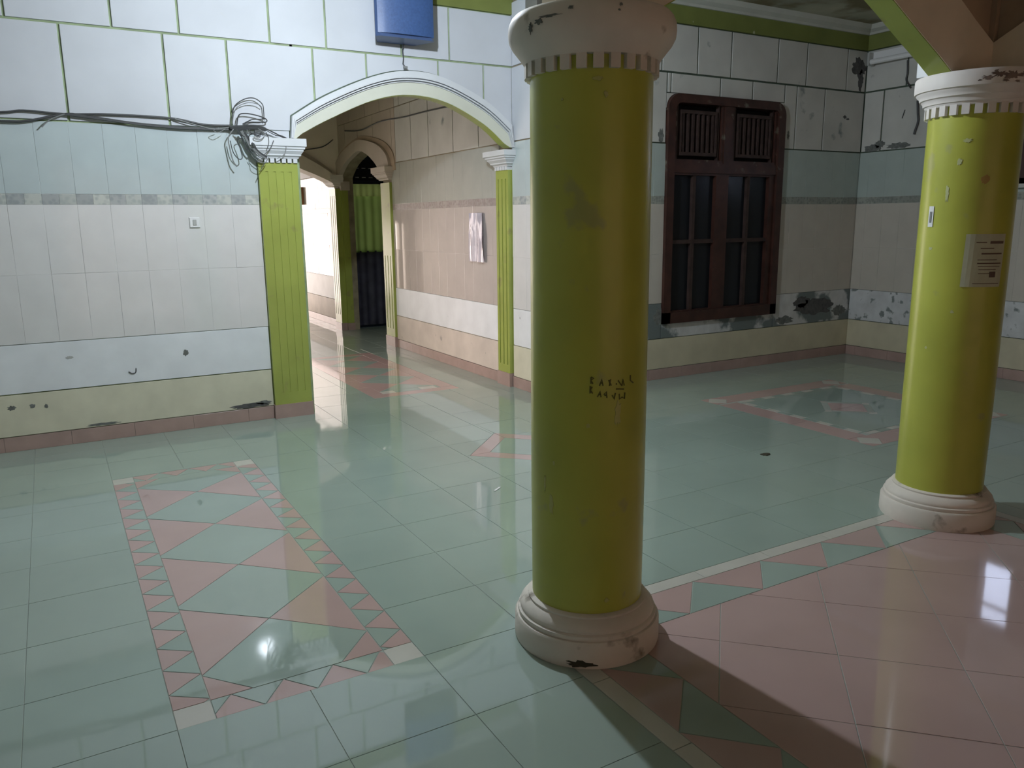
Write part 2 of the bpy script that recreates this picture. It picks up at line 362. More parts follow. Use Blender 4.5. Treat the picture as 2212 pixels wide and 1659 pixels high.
def full_wall(par, fr, a0, a1, rows, side, hole=None, mt='mint', ct='cream', bm='board', dm='dado', pm='plinth', fm=('frieze_b', 'frieze_a'), gap=.008, curve=None, start=None, tl=None):
    boards(par, fr, a0, a1, rows, bm, hole, gap, curve)
    st = start if start is not None else a0
    t0, t1 = tl if tl else (a0, a1)
    tiles(par, fr, t0, t1, Z_F1, Z_MI-.004, mt, hole, start=st)
    tiles(par, fr, t0, t1, Z_F0, Z_F1, None, hole, w=.1, start=st, name='frieze_tile', mats=fm, tilt=.003)
    zm = (Z_F0+Z_DA)/2
    tiles(par, fr, t0, t1, zm, Z_F0, ct, hole, start=st)
    tiles(par, fr, t0, t1, Z_DA, zm, ct, hole, start=st)
    for q in cut((t0, t1, Z_PL, Z_DA), hole): add_slab('dado_panel', fr, rect(*q), 0, .014, dm, par, gap=.003, ch=.002)
    add_slab('plinth_panel', fr, rect(t0, t1, Z_SK, Z_PL), 0, .016, pm, par, gap=.003, ch=.002)
def skirting(name, fr, a0, a1, h=Z_SK, w=.4, start=None):
    b = structure(mk(name, [fr(a0, 0, 0), fr(a1, 0, 0), fr(a1, h-.004, 0), fr(a0, h-.004, 0), fr(a0, 0, .012), fr(a1, 0, .012), fr(a1, h-.004, .012), fr(a0, h-.004, .012)],
                     [(0, 1, 2, 3), (4, 5, 6, 7), (0, 1, 5, 4), (1, 2, 6, 5), (2, 3, 7, 6), (3, 0, 4, 7)], 'grout'))
    tiles(b, lambda u, z, x: fr(u, z, x+.012), a0, a1, 0, h, 'skirt', w=w, start=start, name='skirting_tile', th=.008, tilt=.003)
    return b
def alt(start, end, first=.615, second=.417):
    out = []; u = start; k = 0
    while u < end: out.append(u); u += (first, second)[k % 2]; k += 1
    return out
rowsA = [(Z_MI, Z_G, [-2.91, -2.49, -1.88, -1.46, -.83-.01, -.211]+[.212, .83, 1.247, 1.864, 2.283, 2.894, 3.31]),
         (Z_G, Z_BM, [-2.75, -2.14, -1.72, -1.11, -.70, -.081, .523, .941, 1.557, 1.975, 2.58, 2.999])]
# curve used to clip boards above the arch (outer molding line), extended by the pilaster head
CLIP = [(1.66, 2.14)]+[(p[0], p[1]) for p in CO[1:-1]]+[(3.589, 2.2)]
for rw in rowsA:
    boards(wallA, fa, XW, 3.588, [rw], 'board', None, .008, curve=CLIP)
add_slab('wall_panel', fa, rect(1.402, 1.655, 2.05, 2.172), 0, .012, 'board', wallA, gap=.001)
st = 1.40-24*.2
tiles(wallA, fa, XW, 1.40, Z_F1, Z_MI-.004, 'mint', start=st)
tiles(wallA, fa, XW, 1.40, Z_F0, Z_F1, None, w=.1, start=st, name='frieze_tile', mats=('frieze_b', 'frieze_a'), tilt=.003)
tiles(wallA, fa, XW, 1.40, 1.18, Z_F0, 'cream', start=st); tiles(wallA, fa, XW, 1.40, Z_DA, 1.18, 'cream', start=st)
add_slab('dado_panel', fa, rect(XW, 1.40, Z_PL, Z_DA), 0, .014, 'dado', wallA, gap=.004)
add_slab('plinth_panel', fa, rect(XW, 1.40, Z_SK, Z_PL), 0, .016, 'plinth', wallA, gap=.004)
skirting('baseboard_left', fa, XW, 1.395, start=XW)
# lime beam and cornice around the room, as trim
def beam(name, fr, a0, a1, m_='lime_beam'):
    o = structure(mk(name, *slab(name, fr, rect(a0, a1, Z_BM, Z_BT), 0, .03, m_, None, gap=0), m_)); return o
def cornice(name, fr, a0, a1):
    prof = [(0, Z_BT), (.05, Z_BT), (.06, Z_BT+.02), (.10, Z_BT+.045), (.12, Z_C), (0, Z_C)]
    V = [fr(a, z, w) for a in (a0, a1) for w, z in prof]; n = len(prof)
    return structure(mk(name, V, [(i, (i+1) % n, n+(i+1) % n, n+i) for i in range(n)]+[tuple(range(n)), tuple(range(n, 2*n))], 'cornice'))
beam('trim_1', fa, XW, XC); cornice('trim_2', fa, XW, XC)
beam('trim_3', FA(YB), XC+.0, XD); cornice('trim_4', FA(YB), XC, XD)
beam('trim_5', FC(XD), YW, YB-.03); cornice('trim_6', FC(XD), YW, YB-.05)
# C: front stub and long corridor stretch
rowsC = [(Z_MI, Z_G, [6.79, 7.33, 7.92, 8.38, 8.95, 9.55, 10.1, 10.6, 11.7, 12.3]), (Z_G, Z_BM+.1, [5.8, 6.158, 7.05, 7.6, 8.15, 8.7, 9.3, 9.8, 10.4, 12.0])]
CLIPC = cr(PCo, 4)
boards(wallC, fc, YB+.005, YA-.01, rowsC, 'board', None, .007)
boards(wallC, fc, YA+.22, 8.84, rowsC, 'board_dim', None, .006)
boards(wallC, fc, 8.84, 11.10, rowsC, 'taupe', None, .004, curve=CLIPC)
boards(wallC, fc, 11.14, YE, rowsC, 'board', None, .006)
def claddingC(a0, a1, bm=None):
    s0 = YB+.005
    s = s0+math.floor((a0-s0)/.2)*.2
    full_wall(wallC, fc, a0, a1, [], 'C', ct='cream_warm' if a0 > 6 else 'cream', mt='mint_warm' if a0 > 6 else 'mint', pm='plinth_warm' if a0 > 6 else 'plinth', fm=('frieze_warm', 'frieze_warm') if a0 > 6 else ('frieze_b', 'frieze_a'), start=s)
claddingC(YB+.005, YA-.01); claddingC(YA+.22, 8.99); claddingC(11.16, YE)
skirting('baseboard_corridor_near', fc, YB+.02, YA-.005, start=YB)
skirting('baseboard_corridor_mid', fc, YA+.23, 8.99, start=YB)
skirting('baseboard_corridor_far', fc, 11.2, YE, start=YB)
# B
fb = FA(YB)
rowsB = [(Z_MI, Z_G, [4.97, 5.567, 5.985, 6.597, 7.01]), (Z_G, Z_BM, [3.9, 4.25, 4.86, 5.276, 5.69, 6.306, 6.715, 7.32])]
HB = (4.925, 6.425, .53, 2.60)
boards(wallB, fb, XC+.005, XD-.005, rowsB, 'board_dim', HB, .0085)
for sx in (-1, 1):      # plaster corners filling round the window head
    cxw = HB[0]+.125 if sx < 0 else HB[1]-.125; czw = HB[3]-.125
    P_ = [(cxw+sx*.125, czw+.125)]+[(cxw+sx*.128*math.cos(a), czw+.128*math.sin(a)) for a in [math.pi/2*k/8 for k in range(9)]]
    V = [fb(p[0], p[1], w) for w in (0, .012) for p in P_]; n = len(P_)
    mk('corner_fill', V, [(0, i, i+1) for i in range(1, n-1)]+[(n, n+i, n+i+1) for i in range(1, n-1)]+[(i, i+1, n+i+1, n+i) for i in range(n-1)], 'board_dim', wallB)
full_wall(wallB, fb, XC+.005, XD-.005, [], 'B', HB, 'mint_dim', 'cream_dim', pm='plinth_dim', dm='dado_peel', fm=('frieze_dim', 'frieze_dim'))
skirting('baseboard_back', fb, XC+.022, XD-.003, start=XC)
# D
fd = FC(XD)
rowsD = [(Z_MI, Z_G, [3.9, 4.45, 4.87, 5.49]), (Z_G, Z_BM, [3.5, 4.1, 4.63, 5.25])]
HD = (WD[0], WD[1], WD[2], WD[3])
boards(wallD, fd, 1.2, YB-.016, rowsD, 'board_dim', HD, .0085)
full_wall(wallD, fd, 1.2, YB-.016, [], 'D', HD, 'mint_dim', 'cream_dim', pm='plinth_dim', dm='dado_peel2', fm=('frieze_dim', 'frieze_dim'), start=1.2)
skirting('baseboard_right', fd, 1.2, YB-.022, start=1.2)

# ------------------------------------------------------------------ floor
PX, PY, X0, Y0 = .406, .396, .178, 2.360
PINK = (1.398, 4.105, YW, 2.380)
holes = [(X0, X0+2*PX, Y0, Y0+7*PY), (X0+11*PX-.02, X0+15*PX-.03, Y0+2*PY+.045, Y0+6*PY+.065), (2.31, 3.13, 6.40, 8.78), PINK]
HM2 = (4.62, 6.24, 3.20, 4.84); holes[1] = HM2
CD = (2.64, 4.44, .405)   # diamond inlay centre and half diagonal
cells = []
i0 = math.floor((XW-X0)/PX); 
for i in range(i0, int((XD-X0)/PX)+1):
    for j in range(math.floor((YW-Y0)/PY), int((YE-Y0)/PY)+1):
        a, b, c, d = X0+i*PX, X0+(i+1)*PX, Y0+j*PY, Y0+(j+1)*PY
        if c >= YA+.1 and (b < XL or (a > XC and not (c > 8.4 and c < 10.9 and a < 5.1))): continue
        if c >= YB and a > XC+.1 and c < 8.3: continue
        rs = [(a, b, c, d)]
        for h in holes:
            rs = [q for r in rs for q in cut(r, h)]
        cells += rs
def diamond_clip(q):
    """clip rectangle by the outside of the diamond inlay -> convex polygons"""
    cx, cy, h = CD; a, b, c, d = q
    if b <= cx-h or a >= cx+h or d <= cy-h or c >= cy+h: return [rect(*q)]
    def clip(poly, nx, ny, k):   # keep nx*x+ny*y >= k
        out = []
        for i in range(len(poly)):
            p, r = poly[i-1], poly[i]; fp = nx*p[0]+ny*p[1]-k; fr_ = nx*r[0]+ny*r[1]-k
            if (fp >= 0) != (fr_ >= 0):
                t = fp/(fp-fr_); out.append((p[0]+(r[0]-p[0])*t, p[1]+(r[1]-p[1])*t))
            if fr_ >= 0: out.append(r)
        cl = []
        for p in out:
            if not cl or (abs(p[0]-cl[-1][0])+abs(p[1]-cl[-1][1])) > 1e-4: cl.append(p)
        return cl
    res = []
    for sx in (-1, 1):
        for sy in (-1, 1):
            p = rect(*q)
            p = clip(p, sx, 0, sx*cx) if len(p) > 2 else p
            p = clip(p, 0, sy, sy*cy) if len(p) > 2 else p
            p = clip(p, sx, sy, sx*cx+sy*cy+h) if len(p) > 2 else p
            if len(p) > 2:
                ar = abs(sum(p[k-1][0]*p[k][1]-p[k][0]*p[k-1][1] for k in range(len(p))))/2
                if ar > .0006: res.append(p)
    return res
def seen(q):
    p = Vector(((q[0]+q[1])/2, (q[2]+q[3])/2, 0))-Vector((0, 0, 1.5)); z = p.dot(fw)
    if z < .3: return False
    x, y = p.dot(r2)/z*F_PX, p.dot(u2)/z*F_PX
    return abs(x) < 1150 and abs(y) < 900
cells.sort(key=lambda q: (not seen(q), ((q[0]+q[1])/2)**2+((q[2]+q[3])/2)**2))
rest = G(); cnt = 0
for q in cells:
    for p in diamond_clip(q):
        V, Fc = slab('', FL, p, -.006, 0, None, None, gap=.0011, ch=.0007, tilt=.0018)
        if cnt < 290 and seen(q): mk('floor_tile', V, Fc, 'green', floor); cnt += 1
        else: rest.add(V, Fc)
tag(rest.out('floor_tile_field', 'green', floor), kind='stuff')
# mosaic inlays
def inlay(name, bed):
    return G().box(bed[0], bed[1], bed[2], bed[3], -.0035, -.0018).out(name, 'grout', floor)
def piece(par, poly, m_, nm='mosaic_piece'): return add_slab(nm, FL, poly, -.006, 0, m_, par, gap=.0014, ch=.001, tilt=.002)
# 1) prayer-mat shaped mosaic, left front
L, R, B, T = .178, .990, 2.357, 5.130; bw = .113
ml = inlay('mosaic_panel', (L, R, B, T))
for (a, b) in ((L, L+bw), (R-bw, R)):
    for (c, d) in ((B, B+bw), (T-bw, T)): piece(ml, rect(a, b, c, d), 'whitetile')
# long borders: zigzag triangles, pink bases outside
def zig(par, xo, xi, y0, y1, step, first, flip=False):
    ys = []; y = first; 
    while y < y1+step: ys.append(y); y += step
    def q(x, y): return (y, x) if flip else (x, y)
    def clipy(poly):
        for s, k in ((1, y0), (-1, y1)):
            out = []
            for i in range(len(poly)):
                p, r = poly[i-1], poly[i]; fp, fr_ = s*(p[1]-k), s*(r[1]-k)
                if (fp >= 0) != (fr_ >= 0): t = fp/(fp-fr_); out.append((p[0]+(r[0]-p[0])*t, p[1]+(r[1]-p[1])*t))
                if fr_ >= 0: out.append(r)
            poly = out
            if len(poly) < 3: return []
        cl = []
        for p in poly:
            if not cl or abs(p[0]-cl[-1][0])+abs(p[1]-cl[-1][1]) > 1e-4: cl.append(p)
        if len(cl) > 2 and abs(cl[0][0]-cl[-1][0])+abs(cl[0][1]-cl[-1][1]) < 1e-4: cl.pop()
        return cl
    for y in [ys[0]-step]+ys:
        for poly, mm in (([(xo, y), (xi, y+step/2), (xo, y+step)], 'pink'), ([(xi, y-step/2), (xo, y), (xi, y+step/2)], 'green')):
            p = clipy(poly)
            if len(p) > 2:
                ar = abs(sum(p[k-1][0]*p[k][1]-p[k][0]*p[k-1][1] for k in range(len(p))))/2
                if ar > .0004: piece(par, [q(*v) for v in p], mm)
zig(ml, L, L+bw, B+bw, T-bw, .1665, 2.566)
zig(ml, R, R-bw, B+bw, T-bw, .1665, 2.579)
zig(ml, B, B+bw, L+bw, R-bw, .1700, .270, flip=True)
zig(ml, T, T-bw, L+bw, R-bw, .1700, .270, flip=True)
il, ir, ib, it = L+bw, R-bw, B+bw, T-bw; cxm = (il+ir)/2
per = .574; y = 2.632; k = 0; prev = None
ends = []
while y < it-.3:
    top = min(y+.545, it-.14); apex = (cxm, y+.288)
    piece(ml, [(il, y), apex, (il, top)], 'pink'); piece(ml, [(ir, y), (ir, top), apex], 'pink')
    ends.append((y, top, apex)); y += per
for (y0_, t0_, a0_), (y1_, t1_, a1_) in zip(ends, ends[1:]):
    piece(ml, [a0_, (ir, t0_), (ir, y1_), a1_, (il, y1_), (il, t0_)], 'green')
y0_, t0_, a0_ = ends[0]
piece(ml, [(il, ib), (il+.135, ib), (il, y0_)], 'pink'); piece(ml, [(ir, ib), (ir, y0_), (ir-.15, ib)], 'pink')
piece(ml, [(il+.135, ib), (ir-.15, ib), (ir, y0_), a0_, (il, y0_)], 'green')
y0_, t0_, a0_ = ends[-1]
piece(ml, [(il, it), (il, t0_), (il+.135, it)], 'pink'); piece(ml, [(ir, it), (ir-.135, it), (ir, t0_)], 'pink')
piece(ml, [(il+.135, it), (il, t0_), a0_, (ir, t0_), (ir-.135, it)], 'green')
# 2) square mosaic with white dashes by the back wall
a, b, c, d = HM2; m2 = inlay('mosaic_panel', HM2); w = .20
for (x, y) in ((a, c), (b-w, c), (a, d-w), (b-w, d-w)):
    piece(m2, [(x+w/2, y), (x+w, y+w/2), (x+w/2, y+w), (x, y+w/2)], 'whitetile')
    for p in ([(x, y), (x+w/2, y), (x, y+w/2)], [(x+w/2, y), (x+w, y), (x+w, y+w/2)], [(x+w, y+w/2), (x+w, y+w), (x+w/2, y+w)], [(x, y+w/2), (x+w/2, y+w), (x, y+w)]): piece(m2, p, 'pink')
ds, dn = .055, 6; stp = (b-a-2*w)/5
for k in range(5):
    u0 = a+w+k*stp; v0 = c+w+k*stp
    for s in (0, 1):
        yb = c if s == 0 else d-w; xi = yb+w if s == 0 else yb
        # border run along x
        piece(m2, rect(u0, u0+stp, yb, yb+w), 'pink')
        yy = yb+w+.003 if s == 0 else yb-.058
        piece(m2, rect(u0+.05, u0+.17, yy, yy+ds), 'whitetile'); piece(m2, rect(u0+.17, u0+stp+.05 if k < 4 else u0+stp, yy, yy+ds), 'green')
        xb = a if s == 0 else b-w
        piece(m2, rect(xb, xb+w, v0, v0+stp), 'pink')
        xx = xb+w+.003 if s == 0 else xb-.058
        va = v0+.07; piece(m2, rect(xx, xx+ds, va, v0+.19), 'whitetile'); piece(m2, rect(xx, xx+ds, v0+.19, min(v0+stp+.07, d-w-.06)), 'green')
        if k == 0: piece(m2, rect(xx, xx+ds, c+w+.06, va), 'green')
ia, ib2, ic, id2 = a+w+.06, b-w-.06, c+w+.06, d-w-.06; mx, my = (a+b)/2, (c+d)/2; hr = .26
for sx in (-1, 1):
    for sy in (-1, 1):
        xe = ia if sx < 0 else ib2; ye = ic if sy < 0 else id2
        piece(m2, [(mx, my+sy*hr), (mx, ye), (xe, ye), (xe, my), (mx+sx*hr, my)], 'green')
        piece(m2, [(mx, my), (mx+sx*.19, my), (mx, my+sy*.19)], 'pink')
for dx, dy in ((1, 0), (-1, 0), (0, 1), (0, -1)):
    cxp, cyp = mx+dx*.235, my+dy*.235; e = .05
    piece(m2, [(cxp-e, cyp), (cxp, cyp-e*.8), (cxp+e, cyp), (cxp, cyp+e*.8)], 'whitetile')
# 3) corridor mosaic
a, b, c, d = 2.31, 3.13, 6.40, 8.78; m3 = inlay('mosaic_panel', (a, b, c, d)); w = .13
for k in range(6):
    piece(m3, rect(a, a+w, c+w+k*.353, c+w+(k+1)*.353), 'pink'); piece(m3, rect(b-w, b, c+w+k*.353, c+w+(k+1)*.353), 'pink')
piece(m3, rect(a, b, d-w, d), 'pink'); piece(m3, rect(a, b, c, c+w), 'pink')
piece(m3, rect(a+w, a+w+.13, c+w, c+w+.10), 'whitetile'); piece(m3, rect(b-w-.19, b-w-.03, c+w, c+w+.10), 'whitetile')
piece(m3, rect(a+w+.13, b-w-.19, c+w, c+w+.10), 'green'); piece(m3, rect(b-w-.03, b-w, c+w, c+w+.10), 'green')
for k in range(4):
    y0_ = c+w+.10+k*.504; y1_ = y0_+.504; xm = (a+b)/2
    piece(m3, [(a+w, y0_), (xm, (y0_+y1_)/2), (a+w, y1_)], 'pink'); piece(m3, [(b-w, y0_), (b-w, y1_), (xm, (y0_+y1_)/2)], 'pink')
    piece(m3, [(a+w, y0_), (b-w, y0_), (xm, (y0_+y1_)/2)], 'green'); piece(m3, [(a+w, y1_), (xm, (y0_+y1_)/2), (b-w, y1_)], 'green')
# 4) diamond inlay behind the front column
cx, cy, h = CD; m4 = inlay('mosaic_panel', (cx-h*.5, cx+h*.5, cy-h*.5, cy+h*.5)); hi = h-.15
for (p, q_) in (((1, 0), (0, 1)), ((0, 1), (-1, 0)), ((-1, 0), (0, -1)), ((0, -1), (1, 0))):
    piece(m4, [(cx+p[0]*h, cy+p[1]*h), (cx+q_[0]*h, cy+q_[1]*h), (cx+q_[0]*hi, cy+q_[1]*hi), (cx+p[0]*hi, cy+p[1]*hi)], 'pink')
piece(m4, [(cx+hi, cy), (cx, cy+hi), (cx-hi, cy), (cx, cy-hi)], 'green')
# 5) pink square between the columns: white strip, zigzag, diagonal pink tiles
mp = inlay('pink_square', (1.398, 4.105, YW, 2.380)); sw = .072
ys = .005
piece(mp, rect(1.398, 1.872, 2.38-sw, 2.38), 'whitetile', 'strip_tile')
x = 1.872
while x < 4.03: piece(mp, rect(x, min(x+.40, 4.105), 2.38-sw, 2.38), 'whitetile', 'strip_tile'); x += .40
y = 2.38-sw; first = True
while y > -1.6:
    y2 = y-.394; piece(mp, rect(1.398, 1.398+sw, y2, y), 'whitetile', 'strip_tile'); piece(mp, rect(4.105-sw, 4.105, y2, y), 'whitetile', 'strip_tile'); y = y2
zx0, zx1, zy1 = 1.398+sw, 4.105-sw, 2.38-sw; zw = .203
def clipr(poly, a, b, c, d):
    for ax, s, k in ((0, 1, a), (0, -1, b), (1, 1, c), (1, -1, d)):
        out = []
        for i in range(len(poly)):
            p, r = poly[i-1], poly[i]; fp, fr_ = s*(p[ax]-k), s*(r[ax]-k)
            if (fp >= 0) != (fr_ >= 0): t = fp/(fp-fr_); out.append((p[0]+(r[0]-p[0])*t, p[1]+(r[1]-p[1])*t))
            if fr_ >= 0: out.append(r)
        poly = out
        if len(poly) < 3: return []
    cl = []
    for p in poly:
        if not cl or abs(p[0]-cl[-1][0])+abs(p[1]-cl[-1][1]) > 1e-3: cl.append(p)
    if len(cl) > 2 and abs(cl[0][0]-cl[-1][0])+abs(cl[0][1]-cl[-1][1]) < 1e-3: cl.pop()
    if len(cl) < 3: return []
    ar = abs(sum(cl[k-1][0]*cl[k][1]-cl[k][0]*cl[k-1][1] for k in range(len(cl))))/2
    return cl if ar > .0006 else []
x = 1.2
while x < 4.2:     # along the top edge
    for poly, mm in (([(x, zy1-zw), (x+.4, zy1-zw), (x+.2, zy1)], 'green'), ([(x+.2, zy1), (x+.6, zy1), (x+.4, zy1-zw)], 'pink')):
        p = clipr(poly, zx0+zw, zx1-zw, zy1-zw, zy1)
        if p: piece(mp, p, mm, 'border_piece')
    x += .4
piece(mp, rect(zx0, zx0+zw, zy1-zw, zy1), 'pink', 'border_piece'); piece(mp, rect(zx1-zw, zx1, zy1-zw, zy1), 'pink', 'border_piece')
y = zy1+.3
yy = 2.19
while yy > -1.4:   # along both sides
    for (xo, xi) in ((zx0, zx0+zw), (zx1, zx1-zw)):
        for poly, mm in (([(xi, yy), (xo, yy-.205), (xi, yy-.41)], 'green'), ([(xo, yy-.205), (xo, yy-.615), (xi, yy-.41)], 'pink'), ([(xo, yy+.205), (xo, yy-.205), (xi, yy)], 'pink') if yy > 2.1 else ([(0, 0), (0, 0), (0, 0)], 'pink')):
            p = clipr(poly, min(xo, xi), max(xo, xi), YW, zy1-zw)
            if p: piece(mp, p, mm, 'border_piece')
    yy -= .41
bx0, bx1, by1, by0 = zx0+zw, zx1-zw, zy1-zw, -1.2
s_ = .5657; far_pink = G()
for i in range(-12, 12):
    for j in range(-12, 14):
        # x-y in [.055+i s, +s], x+y in [3.85+j s, +s]
        def pt(p, q): u = .055+s_*p; v = 3.85+s_*q; return ((u+v)/2, (v-u)/2)
        poly = [pt(i, j), pt(i+1, j), pt(i+1, j+1), pt(i, j+1)]
        p = clipr(poly, bx0, bx1, by0, by1)
        if p: piece(mp, p, 'pink', 'diagonal_tile')
tag(G().box(1.40, 4.10, YW, -1.2, -.004, 0).out('pink_tile_field', 'pink', mp), kind='stuff')

# ------------------------------------------------------------------ round columns
def column(cx, cy, label, capm, prof_cap, dz=0, seed=0):
    t = thing('column', (cx, cy, 0), label, 'column', 'round lime columns at the corners of the pink square')
    G().lathe([(.199, .15), (.201, .6), (.2, 1.2), (.1985, 1.985)], cx, cy, 72).out('shaft', 'lime_col', t, True)
    G().lathe([(.262, 0), (.265, .01), (.264, .085), (.258, .094), (.250, .095), (.253, .104), (.252, .112), (.243, .116), (.245, .122), (.243, .132), (.228, .150), (.214, .158), (.216, .166), (.207, .172), (.197, .172)], cx, cy, 72).out('base', 'plaster', t, True)
    cap = G().lathe(prof_cap, cx, cy, 72).out('capital', capm, t, True)
    n = 26
    for k in range(n):
        a = 2*math.pi*(k+.35)/n; ca, sa = math.cos(a), math.sin(a); hw = .0155
        V = []
        for z in (1.944, 1.99):
            for r_, s in ((.194, -1), (.194, 1), (.2155, 1), (.2155, -1)): V.append((cx+r_*ca-s*hw*sa, cy+r_*sa+s*hw*ca, z))
        mk('dentil', V, [(0, 1, 2, 3), (4, 5, 6, 7), (0, 1, 5, 4), (1, 2, 6, 5), (2, 3, 7, 6), (3, 0, 4, 7)], capm, cap)
    return t
capA = [(.198, 1.984), (.217, 1.986), (.226, 2.0), (.240, 2.018), (.255, 2.036), (.2655, 2.056), (.268, 2.08), (.266, 2.10), (.258, 2.118), (.248, 2.128), (.20, 2.135)]
capB = [(.198, 1.984), (.214, 1.986), (.220, 1.998), (.226, 2.0), (.229, 2.015), (.237, 2.024), (.243, 2.025), (.246, 2.040), (.256, 2.049), (.258, 2.055), (.266, 2.058), (.2675, 2.07), (.2675, 2.118), (.263, 2.125), (.20, 2.135)]
c1 = column(1.580, 2.208, 'thick lime green round column in the foreground with scrawled letters and a plain swollen capital', 'plaster', capA)
c2 = column(3.802, 2.250, 'lime green round column further right with a ridged stained capital and a paper notice on it', 'plaster_cap', capB)
# scrawled marks on the front column (illegible letters, two rows)
def on_col(cx, cy, r, u, z, u0):
    a = math.atan2(-cy, -cx)+(u-u0)/r*1.0; return (cx+r*math.cos(a), cy+r*math.sin(a), z)
gm = G()
def stroke(pts, w=.0035):
    P = [on_col(1.58, 2.208, .2008, p[0], p[1], 0) for p in pts]
    gm.tube(P, w*.8, 5)
gx0 = -.014   # surface distance from the camera-facing line, rightwards = positive
def gl(x, z, shape, s=.011, w=.0032):
    for st_ in shape: stroke([(x+a*s, z+b*s) for a, b in st_], w)
row1 = [(.008, .990, [[(0, 1), (0, -1)], [(0, 1), (.8, .6), (0, 0), (.6, -1)]]), (.042, .983, [[(-.6, -1), (.1, 1), (.5, -1)], [(-.4, -.2), (.4, -.2)]]), (.071, .981, [[(-.4, .8), (0, -.2), (-.2, -1)], [(.2, 1), (0, 0), (.4, -.9)]]),
        (.094, .975, [[(0, .2), (0, -.2)]]), (.112, .976, [[(-1.1, .9), (0, -.6)], [(.2, -.9), (.6, 1), (1.1, -.8)]]), (.150, .985, [[(0, 1.2), (0, -.4), (1.3, -1.3)]])]
row2 = [(.006, .958, [[(0, 1.2), (0, -1)], [(.6, 1), (0, 0), (.7, -1)]]), (.036, .944, [[(-.6, -.8), (.2, .9), (.5, -.9)], [(-.3, -.1), (.3, -.1)]]), (.058, .942, [[(-.7, 0), (.1, .9), (.3, -1)], [(-.5, -.2), (.3, -.2)]]),
        (.086, .934, [[(-.6, .4), (0, -.9), (.4, 1)]]), (.116, .932, [[(-1, .8), (-.9, -.8), (0, -.3), (.9, -.9), (1, 1)]]), (.106, .958, [[(-1.2, 0), (0, -.1), (1.5, -.3)]])]
for x_, z_, sh in row1+row2: gl(x_, z_+.002, sh)
gm.out('scrawl', 'graff', c1)['label'] = 'dark scrawled letters in two rows'
# plaster damage at the foot of the front column
def blob(name, fr, u, z, ru, rz, w, m_, parent, seed=0, n=22, th=.0022, rough=.35):
    rn = random.Random(seed); P = []
    for k in range(n):
        a = 2*math.pi*k/n; q = 1-rough*rn.random(); P.append((u+ru*q*math.cos(a), z+rz*q*math.sin(a)))
    V = [fr(*p, w) for p in P]+[fr(u+(p[0]-u)*.9, z+(p[1]-z)*.9, w+th) for p in P]
    return mk(name, V, [tuple(range(n, 2*n))]+[(i, (i+1) % n, n+(i+1) % n, n+i) for i in range(n)], m_, parent)
def FK(cx, cy, r):
    a0 = math.atan2(-cy, -cx)
    return lambda u, z, w: (cx+(r+w)*math.cos(a0+u/r), cy+(r+w)*math.sin(a0+u/r), z)
fk = FK(1.58, 2.208, .2645)
blob('chipped_plaster', fk, -.02, .018, .07, .016, 0, 'litter', c1, 3, rough=.6)['label'] = 'dark chipped plaster at the foot'
for s, (u, z, a, b) in enumerate([(-.165, 2.075, .022, .012), (-.125, 2.085, .045, .005), (-.20, 2.06, .010, .02), (-.06, 2.10, .010, .006), (.085, 2.105, .008, .006), (.08, 2.09, .005, .004)]):
    blob('stain_mark', FK(1.58, 2.208, .268), u, z, a, b, 0, 'stain', c1, 20+s, rough=.6)
# notice and stickers on the second column
fk2 = lambda r: FK(3.802, 2.250, r)
def col_sheet(name, fr, u0, u1, z0, z1, m_, parent, w=.0015, n=10, skew=0):
    V = [fr(u0+(u1-u0)*i/n-skew*(1-k), z0+(z1-z0)*k, w+d) for d in (0, .0012) for k in (0, 1) for i in range(n+1)]
    q = n+1; Fc = []
    for i in range(n): Fc += [(i, i+1, q+i+1, q+i), (2*q+i, 3*q+i, 3*q+i+1, 2*q+i+1)]
    Fc += [(i, i+1, 2*q+i+1, 2*q+i) for i in range(n)]+[(q+i, 3*q+i, 3*q+i+1, q+i+1) for i in range(n)]+[(0, q, 3*q, 2*q), (n, 2*q+n, 3*q+n, q+n)]
    return mk(name, V, Fc, m_, parent)
# u measured along the surface; a(dir) 0.5..1.5 rad from -x  ->  u = (a-0.534)*r
nt = thing('paper_notice', (3.802-.2, 2.25, 1.18), 'faded greenish paper notice with printed lines pasted around the right column', 'notice')
fr_ = fk2(.2005)
PU = lambda a: (a-.5343)*.2005
col_sheet('sheet', fr_, PU(.585), PU(1.50), 1.178, 1.418, 'paper', nt, .001, skew=.006)
for k, (z, a, b, h_) in enumerate([(1.378, .80, 1.02, .004), (1.374, 1.1, 1.44, .012), (1.352, .9, 1.2, .003), (1.326, .93, 1.42, .007), (1.300, .86, 1.3, .003), (1.283, .86, 1.42, .005), (1.270, .88, 1.4, .003), (1.256, .9, 1.3, .003), (1.238, .9, 1.2, .003), (1.222, 1.15, 1.3, .026), (1.192, .8, 1.42, .003)]):
    col_sheet('print_line', fr_, PU(a), PU(b), z, z+h_, 'ink', nt, .0026, 6)
sk = thing('sticker', (3.62, 2.25, 1.45), 'small upright white sticker on the sunlit left edge of the right column', 'sticker')
col_sheet('sheet', fr_, PU(-.32), PU(-.18), 1.45, 1.545, 'plastic', sk, .001, 4)
col_sheet('print_line', fr_, PU(-.28), PU(-.22), 1.47, 1.52, 'cable_grey', sk, .0026, 3)
for s, (a, z, ra, rz) in enumerate([(.42, 1.83, .022, .012), (.30, 1.74, .014, .02), (-.18, 1.35, .012, .01), (.1, 1.60, .010, .05), (.45, 1.06, .01, .008), (-.05, .88, .008, .008)]):
    blob('paint_scuff', fk2(.200), PU(a), z, ra, rz, .0003, 'scuff', c2, 40+s, rough=.5, th=.0006)
